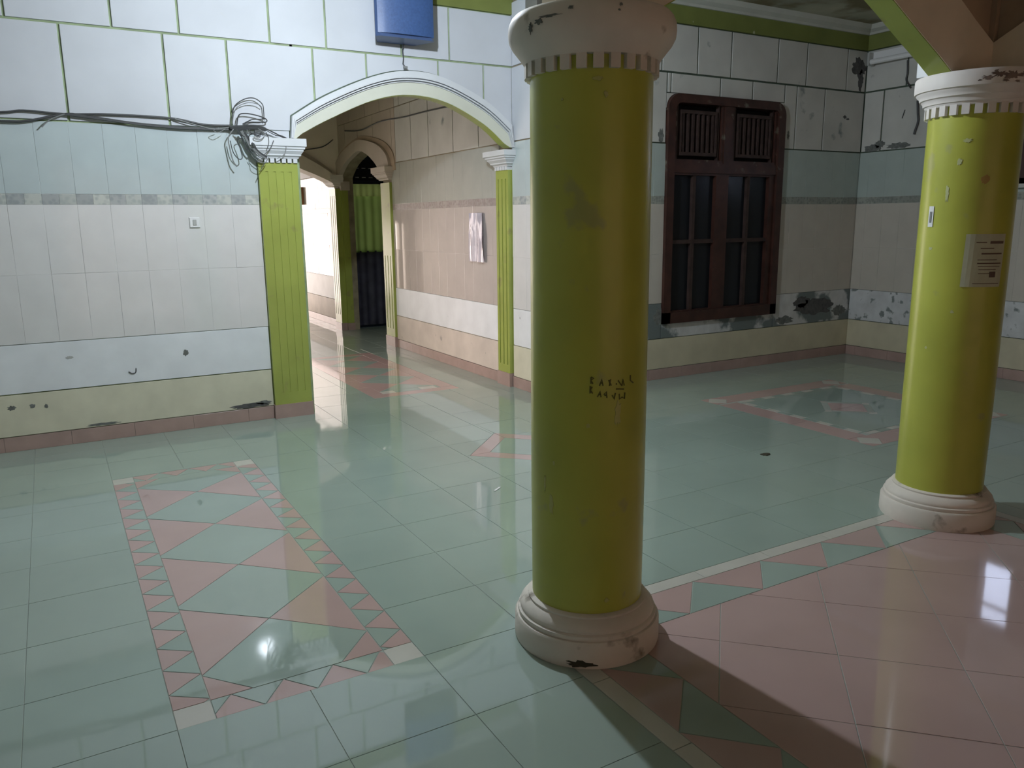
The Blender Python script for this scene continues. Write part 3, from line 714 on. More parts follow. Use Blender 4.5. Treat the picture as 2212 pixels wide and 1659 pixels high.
for s, (a, z, ra, rz) in enumerate([(.85, 1.66, .022, .024)]):
    blob('paint_scuff', fk2(.200), PU(a), z, ra, rz, .0003, 'redscuff', c2, 60+s, rough=.35, th=.0006)
for s, (u, z, ra, rz) in enumerate([(.02, 1.915, .02, .008), (.045, 1.87, .008, .012), (-.09, 1.86, .005, .005), (-.13, .55, .012, .05), (-.16, .62, .006, .04), (.1, .88, .015, .06), (.0, .84, .008, .01), (-.12, .70, .006, .01), (.07, .22, .012, .01)]):
    blob('paint_scuff', FK(1.58, 2.208, .2), u, z, ra, rz, .0003, 'scuff_dim', c1, 70+s, rough=.5)

for s_i, (u, z, ra, rz) in enumerate([(.03, 2.085, .03, .012), (.075, 2.095, .045, .016), (.13, 2.09, .05, .022), (.19, 2.095, .04, .018), (.10, 2.07, .02, .008), (.15, 2.065, .015, .008), (.06, 2.11, .012, .006), (.00, 2.075, .010, .005), (.23, 2.085, .02, .02)]):
    blob('mould_patch', FK(3.802, 2.250, .2678), u, z, ra, rz, 0, 'capmould', c2, 80+s_i, n=34, rough=.65, th=.0006)
# ------------------------------------------------------------------ arches over the columns
def big_arch(name, fr, curve, off, label, thick, back):
    """curve: intrados (u,z) list; off: width of the face band"""
    n = len(curve); O = []
    for i, p in enumerate(curve):
        a = Vector(curve[max(i-1, 0)]); b = Vector(curve[min(i+1, n-1)]); d = (b-a).normalized(); nn = Vector((-d.y, d.x))
        if nn.y < 0: nn = -nn
        q = Vector(p)+nn*off; O.append((q.x, q.y))
    return O
ayf = 2.262; ath = .113
u_l, u_r = 1.775, 3.605
um = (u_l+u_r)/2
half = [(3.605, 2.135), (3.50, 2.195), (3.355, 2.272), (3.11, 2.405), (2.90, 2.50), (um, 2.555)]
crv = cr([(2*um-x, z) for x, z in half]+[(x, z) for x, z in half[-2::-1]], 5)
V_L, V_R, V_Z = 2*um-3.90, 3.90, 2.285
band = .27
def arch_face(fr, crv, ul, ur, apexu_l, apexu_r, zt, w0, w1):
    n = len(crv); O = []
    for i, p in enumerate(crv):
        a = Vector(crv[max(i-1, 0)]); b = Vector(crv[min(i+1, n-1)]); d = (b-a).normalized(); nn = Vector((-d.y, d.x))
        q = Vector(p)+nn*band; O.append([min(max(q.x, apexu_l), apexu_r), q.y])
    for o in O: o[1] = max(o[1], V_Z)
    return [tuple(o) for o in O]
def arcade(name, fr, swap, label, loc, group=None):
    t = thing(name, loc, label, 'arch', 'plaster arches springing from the round columns')
    c_ = crv
    O = arch_face(fr, c_, u_l, u_r, V_L, V_R, Z_C, 0, 0)
    base = [(V_L, 2.136)]+[c_[0]]+c_[1:-1]+[c_[-1]]+[(V_R, 2.136)]
    outer = [(V_L, V_Z)]+O+[(V_R, V_Z)]
    g = G(); strip_between(g, fr, base, outer, -.085, .0)
    g.out('face_band', 'arch_face', t)
    # recessed spandrel wall
    g = G(); strip_between(g, fr, [(p[0], p[1]-.03) for p in outer], [(p[0]+1e-4*i, Z_C) for i, p in enumerate(outer)], -.075, -.028); g.out('spandrel', 'spandrel', t)
    # intrados lining, lime
    g = G(); strip_between(g, fr, [(p[0], p[1]-.004) for p in c_], [(p[0], p[1]+.012) for p in c_], -ath, -.004); g.out('intrados', 'lime', t)
    g = G(); strip_between(g, fr, [(p[0], p[1]+.004) for p in c_], [(p[0], p[1]+.12) for p in c_], -ath, -.085); g.out('back_band', 'plaster_w', t)
    return t
arcade('arch', FA(ayf), 0, 'cream plaster arch with lime underside spanning from the front column to the right column', (um, ayf, 2.13))
# arch in the y direction from the right column towards the viewer
ux = 2.262
arcade('arch', lambda u, z, w: (3.90-w, ux+(u-3.90), z), 1, 'brown plaster arch rising to the right of the stained capital at the picture edge', (3.95, 1.3, 2.13))
G().box(3.90, 3.99, 2.263, 2.35, V_Z-.02, Z_C).out('spandrel', 'spandrel', bpy.data.objects['arch.001'])
# short blocks over the capitals
for nm, cx, cy, lab in (('impost', 1.58, 2.26, 'square plaster block on top of the foreground column capital'), ('impost', 3.80, 2.30, 'square plaster block on top of the right column capital')):
    ob = G().box(cx-.10 if cx < 2 else 3.63, cx+.15 if cx < 2 else 3.95, ayf+.116, ayf+.19, 2.137, Z_C-.002).out(nm, 'plaster_w'); tag(ob, lab, 'block')

# ------------------------------------------------------------------ pilasters
def rect_stack(g, u0, u1, fr, wd, levels):
    V = []
    for e, z in levels: V += [fr(u0-e, z, -.001), fr(u1+e, z, -.001), fr(u1+e, z, wd+e), fr(u0-e, z, wd+e)]
    Fc = [(0, 1, 2, 3), tuple(4*(len(levels)-1)+i for i in range(4))]
    for k in range(len(levels)-1):
        for i in range(4): j = (i+1) % 4; Fc.append((4*k+i, 4*k+j, 4*k+4+j, 4*k+4+i))
    g.add(V, Fc)
def pbox(g, fr, u0, u1, z0, z1, w0, w1):
    g.add([fr(u, z, w) for z in (z0, z1) for w in (w0, w1) for u in (u0, u1)], [(0, 2, 3, 1), (4, 5, 7, 6), (0, 1, 5, 4), (2, 6, 7, 3), (0, 4, 6, 2), (1, 3, 7, 5)])
def pilaster(fr, u0, u1, wd, label, loc, ztop, nfl, zf0, zf1, zb, capm, capext, slabh, basem='skirt', shaftm='lime', dent=7, ribs=True, fd_=.012):
    t = thing('pilaster', loc, label, 'pilaster')
    g = G(); pbox(g, fr, u0, u1, zb, ztop-.03, 0, wd-fd_)
    pbox(g, fr, u0, u1, zb, zf0, wd-fd_, wd); pbox(g, fr, u0, u1, zf1, ztop-.03, wd-fd_, wd)
    W_ = u1-u0; gw = W_*.07; m0 = W_*.20; pitch_ = (W_-2*m0)/(nfl-1) if nfl > 1 else 0
    c = [u0]
    for k in range(nfl): x = u0+m0+pitch_*k; c += [x-gw/2, x+gw/2]
    c.append(u1)
    for k in range(0, len(c), 2): pbox(g, fr, c[k], c[k+1], zf0, zf1, wd-fd_, wd)
    g.out('shaft', shaftm, t)
    g = G(); e = capext
    rect_stack(g, u0, u1, fr, wd, [(0, ztop-.002), (e*.15, ztop+.002), (e*.2, ztop+.012), (e*.42, ztop+.022), (e*.42, ztop+.032), (e*.62, ztop+.050), (e*.68, ztop+.055), (e*.68, ztop+.063), (e*.84, ztop+.070), (e*.84, ztop+.082), (e, ztop+.088), (e, ztop+.088+slabh)])
    cap = g.out('capital', capm, t)
    if dent:
        st_ = (u1-u0+.01)/dent
        for k in range(dent):
            g = G(); a = u0-.005+k*st_; pbox(g, fr, a+st_*.14, a+st_*.86, ztop-.030, ztop, 0, wd+.012); g.out('dentil', capm, cap)
    g = G(); pbox(g, fr, u0-.006, u1+.008, 0, zb, 0, wd+.008); g.out('base', basem, t)
    return t
pilaster(fa, 1.402, 1.690, .05, 'wide lime green fluted pilaster ending the left wall under a tangle of cables', (1.545, YA, 0), 1.968, 4, .20, 1.875, .108, 'plaster_w', .062, .055, fd_=.006)
fcj = FC(XC)
pilaster(fcj, 6.185, 6.405, .045, 'slim lime green fluted pilaster at the right foot of the white arch', (XC, 6.29, 0), 1.965, 3, .20, 1.86, .125, 'plaster_w', .085, .045, basem='skirt', dent=5, fd_=.02)
pilaster(fcj, 9.0, 9.285, .04, 'dull olive fluted pilaster on the near side of the pointed corridor opening', (XC, 9.14, 0), 1.985, 3, .22, 1.1, .12, 'taupe', .085, .06, basem='skirt', dent=0, fd_=.02)
pilaster(fcj, 10.86, 11.14, .10, 'sunlit lime fluted pilaster on the far side of the pointed corridor opening', (XC, 11.0, 0), 1.985, 3, .22, 1.86, .10, 'plaster', .08, .06, basem='skirt', dent=0, fd_=.02)
# dark return of the far opening
rv = G().box(XC-.02, 3.66, Y2-.075, Y2-.03, 0, 2.03).out('jamb_panel', 'lime', wallV)
G().box(XC-.03, 3.685, Y2-.09, Y2-.03, 1.93, 2.05).out('jamb_capital', 'taupe', wallV)
G().box(XC-.025, 3.67, Y2-.085, Y2-.03, 0, .10).out('jamb_base', 'skirt', wallV)

# ------------------------------------------------------------------ arch mouldings
def moulding(fr, CIn, COu, label, loc, bands):
    t = thing('arch_moulding', loc, label, 'moulding')
    for nm, t0, t1, w, m_ in bands:
        A = [lerp2(a, b, t0) for a, b in zip(CIn, COu)]; Bp = [lerp2(a, b, t1) for a, b in zip(CIn, COu)]
        g = G(); strip_between(g, fr, A, Bp, -.001, w); g.out(nm, m_, t)
    return t
am = moulding(fa, CI, CO, 'white moulded round arch over the corridor entrance between the two lime pilasters', (2.62, YA, 2.12),
         [('inner_band', 0, .50, .035, 'cream_band'), ('ridge', .50, .535, .045, 'plaster_w'), ('ridge', .535, .575, .024, 'plaster_w'), ('ridge', .575, .625, .060, 'plaster_w'), ('ridge', .625, .665, .032, 'plaster_w'), ('ridge', .665, .78, .066, 'plaster_w'), ('outer_band', .78, .94, .058, 'plaster_w'), ('shadow_lip', .94, 1.0, .02, 'green_joint_dark')])
g = G(); strip_between(g, fa, [(p[0], p[1]-.003) for p in CI], [(p[0], p[1]+.01) for p in CI], -.075, .03); g.out('intrados', 'lime', am)
moulding(fc, cr(PC, 5), cr(PCo, 5), 'brown grey pointed arch over the opening on the right of the corridor', (XC, 9.98, 2.09), [('band', 0, .75, .06, 'taupe'), ('outer_band', .75, 1.0, .025, 'spandrel')])
moulding(f2, cr(P2i, 5), cr(P2o, 5), 'brown grey arch crossing the corridor in front of the sunlit wall', (2.4, Y2, 2.0), [('band', 0, .72, .085, 'cross'), ('outer_band', .72, 1.0, .03, 'taupe')])

# ------------------------------------------------------------------ window_1 (back wall)
wn = structure(thing('window_1', (5.67, YB, .53), None, None)); x0, x1, z0, z1 = 4.925, 6.425, .53, 2.60
R_ = .13
def rounded(x0, x1, z0, z1, r, n=8):
    P = [(x1, z0), ]; 
    for k in range(n+1): a = math.pi/2*k/n; P.append((x1-r+r*math.cos(a), z1-r+r*math.sin(a)))
    for k in range(n+1): a = math.pi/2+math.pi/2*k/n; P.append((x0+r+r*math.cos(a), z1-r+r*math.sin(a)))
    P.append((x0, z0)); return P
o_ = rounded(x0, x1, z0, z1, R_); i_ = rounded(x0+.085, x1-.085, z0+.001, z1-.075, .07)
g = G(); strip_between(g, fb, i_, o_, -.10, .045)
pbox(g, fb, x0, x1, z0, z0+.105, -.10, .045); g.out('frame', 'wood', wn)
g = G(); pbox(g, fb, x0+.08, x1-.08, 1.915, 2.005, -.08, .035); g.out('transom', 'wood', wn)
g = G(); pbox(g, fb, 5.625, 5.725, 2.0, z1-.07, -.08, .03); g.out('mullion', 'wood', wn)
for sx0, sx1, gl_, gr_ in ((x0+.085, 5.66, 5.02, 5.548), (5.66, x1-.085, 5.71, 6.262)):
    zt, zb = 1.918, .645; gm0 = (gl_+gr_)/2; zmid = 1.288
    g = G(); fr0, fr1 = -.05, .02
    pbox(g, fb, sx0, gl_, z0+.10, 1.92, fr0, fr1); pbox(g, fb, gr_, sx1, z0+.10, 1.92, fr0, fr1)
    pbox(g, fb, gl_, gr_, z0+.10, zb, fr0, fr1); pbox(g, fb, gl_, gr_, 1.895, 1.92, fr0, fr1)
    sa = g.out('sash', 'wood', wn)
    g = G(); pbox(g, fb, gm0-.018, gm0+.018, zb, 1.895, -.04, .012); pbox(g, fb, gl_, gr_, zmid-.018, zmid+.018, -.039, .010); g.out('glazing_bar', 'slat', sa)
    for (p0, p1) in ((gl_, gm0-.018), (gm0+.018, gr_)):
        for (q0, q1) in ((zb, zmid-.018), (zmid+.018, 1.895)):
            g = G(); pbox(g, fb, p0, p1, q0, q1, -.028, -.022); g.out('pane', 'glass_dark', sa)
# louvred transoms
for (lx0, lx1) in ((x0+.085, 5.625), (5.725, x1-.085)):
    g = G(); pbox(g, fb, lx0, lx1, 2.005, 2.035, -.05, .02); pbox(g, fb, lx0, lx0+.03, 2.035, z1-.075, -.05, .02); pbox(g, fb, lx1-.03, lx1, 2.035, z1-.075, -.05, .02); g.out('louvre_frame', 'wood', wn)
    zb2, zt2 = 2.10, 2.44
    g = G(); pbox(g, fb, lx0+.08, lx1-.08, zb2-.03, zb2, -.04, .012); pbox(g, fb, lx0+.08, lx1-.08, zt2, zt2+.03, -.04, .012)
    pbox(g, fb, lx0+.08, lx0+.10, zb2, zt2, -.04, .014); pbox(g, fb, lx1-.10, lx1-.08, zb2, zt2, -.04, .014); g.out('louvre_frame', 'slat', wn)
    n = 7
    for k in range(n):
        u = lx0+.125+(lx1-lx0-.25)*k/(n-1); g = G(); pbox(g, fb, u-.011, u+.011, zb2, zt2, -.035, .004); g.out('slat', 'slat', wn)
    for u in (lx0+.045, lx1-.062):
        g = G(); pbox(g, fb, u, u+.014, 2.035, z1-.075, -.035, .004); g.out('slat', 'slat', wn)
g = G(); pbox(g, fb, x0+.01, x1-.01, z0+.02, z1-.03, -.195, -.12); g.out('dark_backing', 'void', wn)

# ------------------------------------------------------------------ window_2 (high in right wall, beyond the right column)
w2 = structure(thing('window_2', (XD, 3.3, WD[2]), None, None)); y0, y1, z0, z1 = WD
g = G(); pbox(g, fd, y0, y1, z1-.06, z1, -.10, .03); pbox(g, fd, y0, y1, z0, z0+.05, -.10, .03); pbox(g, fd, y0, y0+.07, z0, z1, -.10, .03); pbox(g, fd, y1-.085, y1, z0, z1, -.10, .03); g.out('frame', 'wood', w2)
g = G(); pbox(g, fd, y0-.06, y1+.05, z0-.035, z0, -.05, .07); g.out('sill', 'board_dim', w2)
g = G(); pbox(g, fd, y0+.07, 3.72, z0+.05, z1-.06, -.06, -.01); g.out('shutter', 'wood', w2)
g = G(); pbox(g, fd, 3.72, y1-.085, 2.28, 2.30, -.05, .0); g.out('glazing_bar', 'wood', w2)
gl2 = bpy.data.materials.new('blue_tint_glass'); gl2.use_nodes = True; p_ = gl2.node_tree.nodes['Principled BSDF']; p_.inputs['Transmission Weight'].default_value = 1; p_.inputs['Roughness'].default_value = .02; p_.inputs['Base Color'].default_value = (.50, .68, 1, 1)  # blue of the daylight is put into the glass tint; the sky is warm
M['glass'] = gl2
g = G(); pbox(g, fd, 3.72, y1-.085, z0+.05, z1-.06, -.032, -.028); g.out('pane', 'glass', w2)

# ------------------------------------------------------------------ added unseen curtain behind the viewer; filters sky into warm fill light
tr = bpy.data.materials.new('warm_fill_cloth'); tr.use_nodes = True; nt_ = tr.node_tree; nt_.nodes.clear()
t1_ = nt_.nodes.new('ShaderNodeBsdfTranslucent'); t1_.inputs[0].default_value = (.100, .073, .054, 1); t2_ = nt_.nodes.new('ShaderNodeBsdfDiffuse'); t2_.inputs[0].default_value = (.35, .22, .16, 1)
ms_ = nt_.nodes.new('ShaderNodeAddShader'); o__ = nt_.nodes.new('ShaderNodeOutputMaterial')
nt_.links.new(t1_.outputs[0], ms_.inputs[0]); nt_.links.new(t2_.outputs[0], ms_.inputs[1]); nt_.links.new(ms_.outputs[0], o__.inputs[0]); M['cloth'] = tr
V = []; n = 60
for z in (.02, 2.5):
    for i in range(n+1): V.append((.2+4.4*i/n, YW-.1+.04*math.sin(i*1.3), z))
bc = mk('fill_curtain', V, [(i, i+1, n+2+i, n+1+i) for i in range(n)], 'cloth', None, True)
tag(bc, 'added unseen cloth behind the viewer passing warm fill light', 'curtain')

# ------------------------------------------------------------------ wall speaker
sp = thing('wall_speaker', (2.55, 6.02, 2.86), 'dark blue box loudspeaker mounted on the white boards above the arch', 'speaker')
yf, yb = 5.935, 6.155
def spk(z): return [(2.292, yf+.03, z), (2.318, yf, z), (2.742, yf, z), (2.768, yf+.03, z), (2.685, yb, z), (2.375, yb, z)]
V = spk(2.862)+spk(3.30); n = 6
mk('cabinet', V, [tuple(range(6))[::-1], tuple(range(6, 12))]+[(i, (i+1) % 6, 6+(i+1) % 6, 6+i) for i in range(6)], 'speaker_box', sp)
# curved grille
nv = 14; Vg = []
for w in (0, 1):
    for z in (2.885, 3.28):
        for i in range(nv+1):
            t_ = i/nv; x = 2.302+(2.758-2.302)*t_; Vg.append((x, yf+.006-.034*math.sin(math.pi*t_)**.6*(1 if w else .1)-.002, z))
q = nv+1; Fc = []
for i in range(nv): Fc += [(2*q+i, 2*q+i+1, 3*q+i+1, 3*q+i), (i, q+i, q+i+1, i+1), (i, i+1, 2*q+i+1, 2*q+i), (q+i, 3*q+i, 3*q+i+1, q+i+1)]
mk('grille', Vg, Fc, 'speaker', sp, True)
G().box(2.44, 2.62, yb-.002, YA-.010, 2.95, 3.2).out('bracket', 'speaker_box', sp)
G().tube([(2.585, 6.12, 2.865), (2.583, 6.15, 2.82), (2.592, 6.158, 2.76), (2.586, 6.158, 2.72), (2.588, 6.12, 2.69)], .005).out('cable', 'cable', sp)
G().box(2.57, 2.60, 6.10, 6.12, 2.678, 2.695).out('plug', 'cable_grey', sp)

# ------------------------------------------------------------------ socket on the left wall
so = thing('wall_switch', (.932, YA-.012, 1.51), 'small white electrical wall plate below the patterned tile border on the left wall', 'switch')
g = G(); rect_stack(g, .900, .964, fa, .012, [(0, 1.475), (0, 1.478), (0, 1.54), (0, 1.545)])
V = [fa(u, z, w) for (u, z, w) in [(.895, 1.472, .012), (.969, 1.472, .012), (.969, 1.548, .012), (.895, 1.548, .012), (.900, 1.477, .024), (.964, 1.477, .024), (.964, 1.543, .024), (.900, 1.543, .024)]]
mk('plate', V, [(0, 1, 2, 3), (4, 5, 6, 7), (0, 1, 5, 4), (1, 2, 6, 5), (2, 3, 7, 6), (3, 0, 4, 7)], 'plastic', so)
g = G(); pbox(g, fa, .920, .944, 1.492, 1.53, .024, .029); g.out('rocker', 'plastic_dim', so)

# ------------------------------------------------------------------ cables along the left wall
def jit(P, s=.004): return [(x+random.uniform(-s, s), y, z+random.uniform(-s, s)) for x, y, z in P]
cb = thing('cable_run', (-1.2, 6.14, 2.2), 'dark cables sagging along the seam of the white boards on the left wall', 'cable')
yq = 6.148
runs = [[(-3.1, 2.20), (-1.6, 2.18), (-.6, 2.19), (-.17, 2.205), (-.04, 2.222), (.19, 2.213), (.464, 2.225), (.838, 2.220), (1.048, 2.188), (1.237, 2.190)],
        [(-3.1, 2.17), (-1.6, 2.15), (-.6, 2.14), (-.17, 2.150), (-.02, 2.160), (.19, 2.212), (.32, 2.205), (.60, 2.175), (.86, 2.163), (1.05, 2.163), (1.237, 2.165)],
        [(.19, 2.210), (.40, 2.190), (.62, 2.168), (.88, 2.155), (1.06, 2.156), (1.25, 2.160)],
        [(.86, 2.216), (1.02, 2.175), (1.12, 2.16), (1.24, 2.18)],
        [(.19, 2.211), (.10, 2.17), (.05, 2.122)]]
for k, r_ in enumerate(runs):
    P = [(x, yq-.004*k, z) for x, z in cr(r_, 6)]
    G().tube(P, (.0065, .0075, .0065, .004, .004)[k]).out('cable', 'cable' if k < 3 else 'cable_grey', cb)
tg = thing('cable_tangle', (1.33, 6.10, 2.1), 'messy knot of looped wires hanging over the left pilaster capital', 'cable')
loops = [([(1.237, 2.19), (1.26, 2.31), (1.33, 2.37), (1.404, 2.385), (1.46, 2.35), (1.468, 2.30), (1.466, 2.235)], .0038, 'cable'),
         ([(1.24, 2.20), (1.27, 2.30), (1.34, 2.345), (1.41, 2.35), (1.455, 2.33)], .003, 'cable_grey'),
         ([(1.27, 2.19), (1.29, 2.26), (1.34, 2.275), (1.42, 2.265), (1.478, 2.245), (1.48, 2.225), (1.43, 2.22), (1.35, 2.215), (1.31, 2.19)], .0045, 'cable'),
         ([(1.31, 2.20), (1.38, 2.235), (1.44, 2.24), (1.47, 2.25)], .004, 'cable'),
         ([(1.22, 2.172), (1.30, 2.180), (1.38, 2.188), (1.44, 2.182), (1.47, 2.17)], .013, 'cable'),
         ([(1.23, 2.165), (1.32, 2.168), (1.41, 2.176), (1.47, 2.165)], .011, 'cable'),
         ([(1.46, 2.18), (1.54, 2.145), (1.62, 2.105), (1.705, 2.085), (1.735, 2.07)], .005, 'cable'),
         ([(1.46, 2.17), (1.53, 2.135), (1.60, 2.11), (1.68, 2.105), (1.73, 2.08)], .003, 'cable'),
         ([(1.43, 2.16), (1.50, 2.12), (1.58, 2.10), (1.60, 2.06), (1.585, 2.0), (1.53, 1.965)], .003, 'cable_grey'),
         ([(1.40, 2.15), (1.48, 2.13), (1.56, 2.095), (1.60, 2.09)], .0025, 'cable_grey'),
         ([(1.47, 2.15), (1.475, 2.08), (1.46, 2.03)], .003, 'cable'),
         ([(1.51, 2.09), (1.48, 2.03), (1.43, 1.985)], .0035, 'cable'),
         ([(1.24, 2.16), (1.20, 2.10), (1.205, 2.02), (1.22, 1.94), (1.245, 1.90)], .0045, 'cable_grey'),
         ([(1.21, 2.08), (1.225, 2.0), (1.26, 1.955), (1.285, 1.965), (1.275, 2.03), (1.26, 2.08), (1.285, 2.10), (1.30, 2.08)], .0035, 'cable'),
         ([(1.27, 2.15), (1.30, 2.09), (1.32, 2.03), (1.345, 2.0)], .006, 'cable'),
         ([(1.29, 2.15), (1.32, 2.10), (1.35, 2.04), (1.40, 1.99), (1.44, 1.965)], .011, 'cable_grey'),
         ([(1.31, 2.14), (1.35, 2.08), (1.38, 2.02), (1.42, 1.985), (1.45, 1.97)], .009, 'cable'),
         ([(1.26, 2.16), (1.29, 2.12), (1.33, 2.11), (1.36, 2.13), (1.40, 2.12), (1.43, 2.14)], .0045, 'cable'),
         ([(1.33, 2.16), (1.36, 2.10), (1.42, 2.095), (1.45, 2.14), (1.41, 2.17)], .003, 'cable_grey'),
         ([(1.34, 2.17), (1.37, 2.12), (1.41, 2.115), (1.43, 2.15)], .0025, 'cable'),
         ([(1.35, 2.02), (1.38, 1.98), (1.42, 1.955), (1.45, 1.955), (1.41, 1.90), (1.395, 1.87)], .003, 'cable'),
         ([(1.18, 2.158), (1.13, 2.13), (1.10, 2.145), (1.14, 2.165)], .0025, 'cable_grey'),
         ([(1.46, 1.97), (1.43, 1.93), (1.38, 1.94), (1.345, 1.99)], .0025, 'cable_grey')]
for k, (pl, r_, m_) in enumerate(loops):
    P = [(x, 6.128-.0025*k-(.035 if x > 1.36 and z < 2.13 else .0), z) for x, z in cr(pl, 6)]
    G().tube(P, r_, 5).out('wire', m_, tg)
cw = thing('corridor_cable', (XC-.03, 8.2, 2.5), 'thin dark cable strung across the boards above the corridor arch opening', 'cable')
G().tube([(XC-.04, y, z) for y, z in cr([(7.25, 2.60), (7.9, 2.62), (8.5, 2.63), (9.2, 2.66), (9.9, 2.63), (10.5, 2.68)], 6)], .008).out('cable', 'cable', cw)
G().tube([(x, 10.86, z) for x, z in cr([(2.9, 2.38), (3.1, 2.45), (3.35, 2.50), (3.5, 2.6)], 5)], .007).out('cable', 'cable', cw)

# ------------------------------------------------------------------ things in the corridor
po = thing('plastic_poster', (XC-.02, 6.83, 1.34), 'crumpled shiny plastic sheet stuck on the corridor wall tiles', 'poster')
nu, nz = 16, 14; V = []
for k in range(nz+1):
    for i in range(nu+1):
        u = 6.665+(6.985-6.665)*i/nu; z = 1.115+(1.575-1.115)*k/nz; f = k/nz
        u2_ = 6.825+(u-6.825)*(1-.22*max(0, f-.55)/.45)
        w = .018+.016*math.sin(u*52+f*2.0)*(.5+.5*f)+.010*math.sin(u*23+z*9)+.012*f
        V.append((XC-.014-w*1.0, u2_, z))
Fc = [(k*(nu+1)+i, k*(nu+1)+i+1, (k+1)*(nu+1)+i+1, (k+1)*(nu+1)+i) for k in range(nz) for i in range(nu)]
mk('sheet', V, Fc, 'film', po, True)
bw_ = thing('wooden_frame', (XC-.04, 12.9, 1.9), 'narrow brown wooden strip hung on the sunlit corridor wall beside the wide pilaster', 'frame')
g = G(); pbox(g, fc, 12.72, 13.0, 1.78, 2.05, .014, .05); g.out('board', 'brownwood', bw_)
# door with green curtain
dr = structure(thing('door_1', (4.1, Y2+.06, 0), None, None)); fdv = FA(Y2+.09)
g = G(); pbox(g, fdv, 3.66, 3.72, 0, 2.42, 0, .10); pbox(g, fdv, 4.56, 4.62, 0, 2.42, 0, .10); pbox(g, fdv, 3.72, 4.56, 2.36, 2.42, 0, .10); pbox(g, fdv, 3.72, 4.56, 2.03, 2.07, 0, .08); g.out('door_frame', 'door', dr)
g = G(); pbox(g, fdv, 3.72, 4.56, 0, 1.10, -.02, .0); g.out('door_leaf', 'door', dr)
g = G(); pbox(g, fdv, 3.72, 4.56, 2.07, 2.36, -.02, .0); tl = g.out('transom_panel', 'void', dr)
for u in (3.83, 3.93, 4.03, 4.13):
    for z in (2.11, 2.235):
        g = G(); pbox(g, fdv, u, u+.055, z, z+.012, .0, .006); g.out('vent_slot', 'plastic_dim', tl)
def trans_mat(name, tcol, dcol):
    X = bpy.data.materials.new(name); X.use_nodes = True; nt_ = X.node_tree; nt_.nodes.clear()
    a = nt_.nodes.new('ShaderNodeBsdfTranslucent'); a.inputs[0].default_value = (*tcol, 1); b = nt_.nodes.new('ShaderNodeBsdfDiffuse'); b.inputs[0].default_value = (*dcol, 1)
    nz = nt_.nodes.new('ShaderNodeTexNoise'); nz.inputs['Scale'].default_value = 9; mx_ = nt_.nodes.new('ShaderNodeMix'); mx_.data_type = 'RGBA'
    ge = nt_.nodes.new('ShaderNodeNewGeometry'); nt_.links.new(ge.outputs['Position'], nz.inputs['Vector']); nt_.links.new(nz.outputs['Fac'], mx_.inputs[0])
    mx_.inputs[6].default_value = (*[c*.55 for c in tcol], 1); mx_.inputs[7].default_value = (*[c*1.45 for c in tcol], 1); nt_.links.new(mx_.outputs[2], a.inputs[0])
    ad = nt_.nodes.new('ShaderNodeAddShader'); o_ = nt_.nodes.new('ShaderNodeOutputMaterial')
    nt_.links.new(a.outputs[0], ad.inputs[0]); nt_.links.new(b.outputs[0], ad.inputs[1]); nt_.links.new(ad.outputs[0], o_.inputs[0]); return X
M['curtain'] = trans_mat('green_curtain_sheer', (.026, .040, .014), (.20, .33, .10)); M['valance'] = trans_mat('green_check_valance_sheer', (.042, .060, .022), (.25, .33, .12))
cu = thing('door_curtain', (4.1, Y2, 2.03), 'green curtain with pale valance in the dark doorway at the end of the corridor', 'curtain')
def cloth(name, x0, x1, z0, z1, y, amp, fq, m_, flare=0):
    n = 48; V = []
    for k in range(7):
        f = k/6; z = z1+(z0-z1)*f
        for i in range(n+1):
            t_ = i/n; x = x0+(x1-x0)*t_; V.append((x, y-.02+amp*(.5+.5*f)*math.sin(t_*fq*6.283+math.sin(t_*9)*.8)+.004*math.sin(t_*31), z))
    q = n+1
    return mk(name, V, [(k*q+i, k*q+i+1, (k+1)*q+i+1, (k+1)*q+i) for k in range(6) for i in range(n)], m_, cu, True)
cloth('curtain_top', 3.725, 4.55, 1.08, 1.86, Y2+.05, .014, 8, 'curtain')
cloth('curtain_bottom', 3.725, 4.55, .04, 1.10, Y2+.055, .012, 8, 'curtain_shade')
cloth('valance', 3.72, 4.55, 1.855, 2.025, Y2+.028, .008, 10, 'valance')
g = G().tube([(3.70, Y2+.0, 2.03), (4.57, Y2+.0, 2.03)], .009); g.out('rod', 'door', cu)

# ------------------------------------------------------------------ tube light on the right wall, wires, mould
tl_ = thing('tube_light', (XD-.04, 5.6, 3.09), 'unlit white fluorescent tube fitting high on the right wall by the corner', 'lamp')
g = G(); pbox(g, fd, 4.70, 5.66, 3.07, 3.155, .012, .055); g.out('batten', 'plastic', tl_)
g = G(); g.tube([(XD-.085, 5.64, 3.06), (XD-.085, 4.72, 3.06)], .026, 12); g.out('tube', 'plastic', tl_)
for y in (5.63, 4.71): g = G(); pbox(g, fd, y-.012, y+.012, 3.025, 3.15, .03, .12); g.out('end_cap', 'plastic_dim', tl_)
dw = thing('dangling_wire', (XD-.03, 5.2, 2.8), 'black wire ends dangling on the grey boards left of the right column', 'cable')
G().tube([(XD-.03, y, z) for y, z in cr([(5.245, 3.02), (5.235, 2.90), (5.243, 2.84), (5.215, 2.79), (5.185, 2.75)], 5)], .008).out('wire', 'cable', dw)
G().tube([(XD-.03, y, z) for y, z in cr([(5.10, 2.62), (5.085, 2.50), (5.075, 2.42), (5.10, 2.33), (5.105, 2.30)], 5)], .010).out('wire', 'cable', dw)
G().tube([(XD-.02, y, z) for y, z in [(5.235, 2.55), (5.26, 2.47)]], .004).out('wire', 'cable', dw)
fdp = lambda u, z, w: (XD-.0125-w, u, z)
fbp = lambda u, z, w: (u, YB-.0125-w, z)
fap = lambda u, z, w: (u, YA-.0165-w, z)
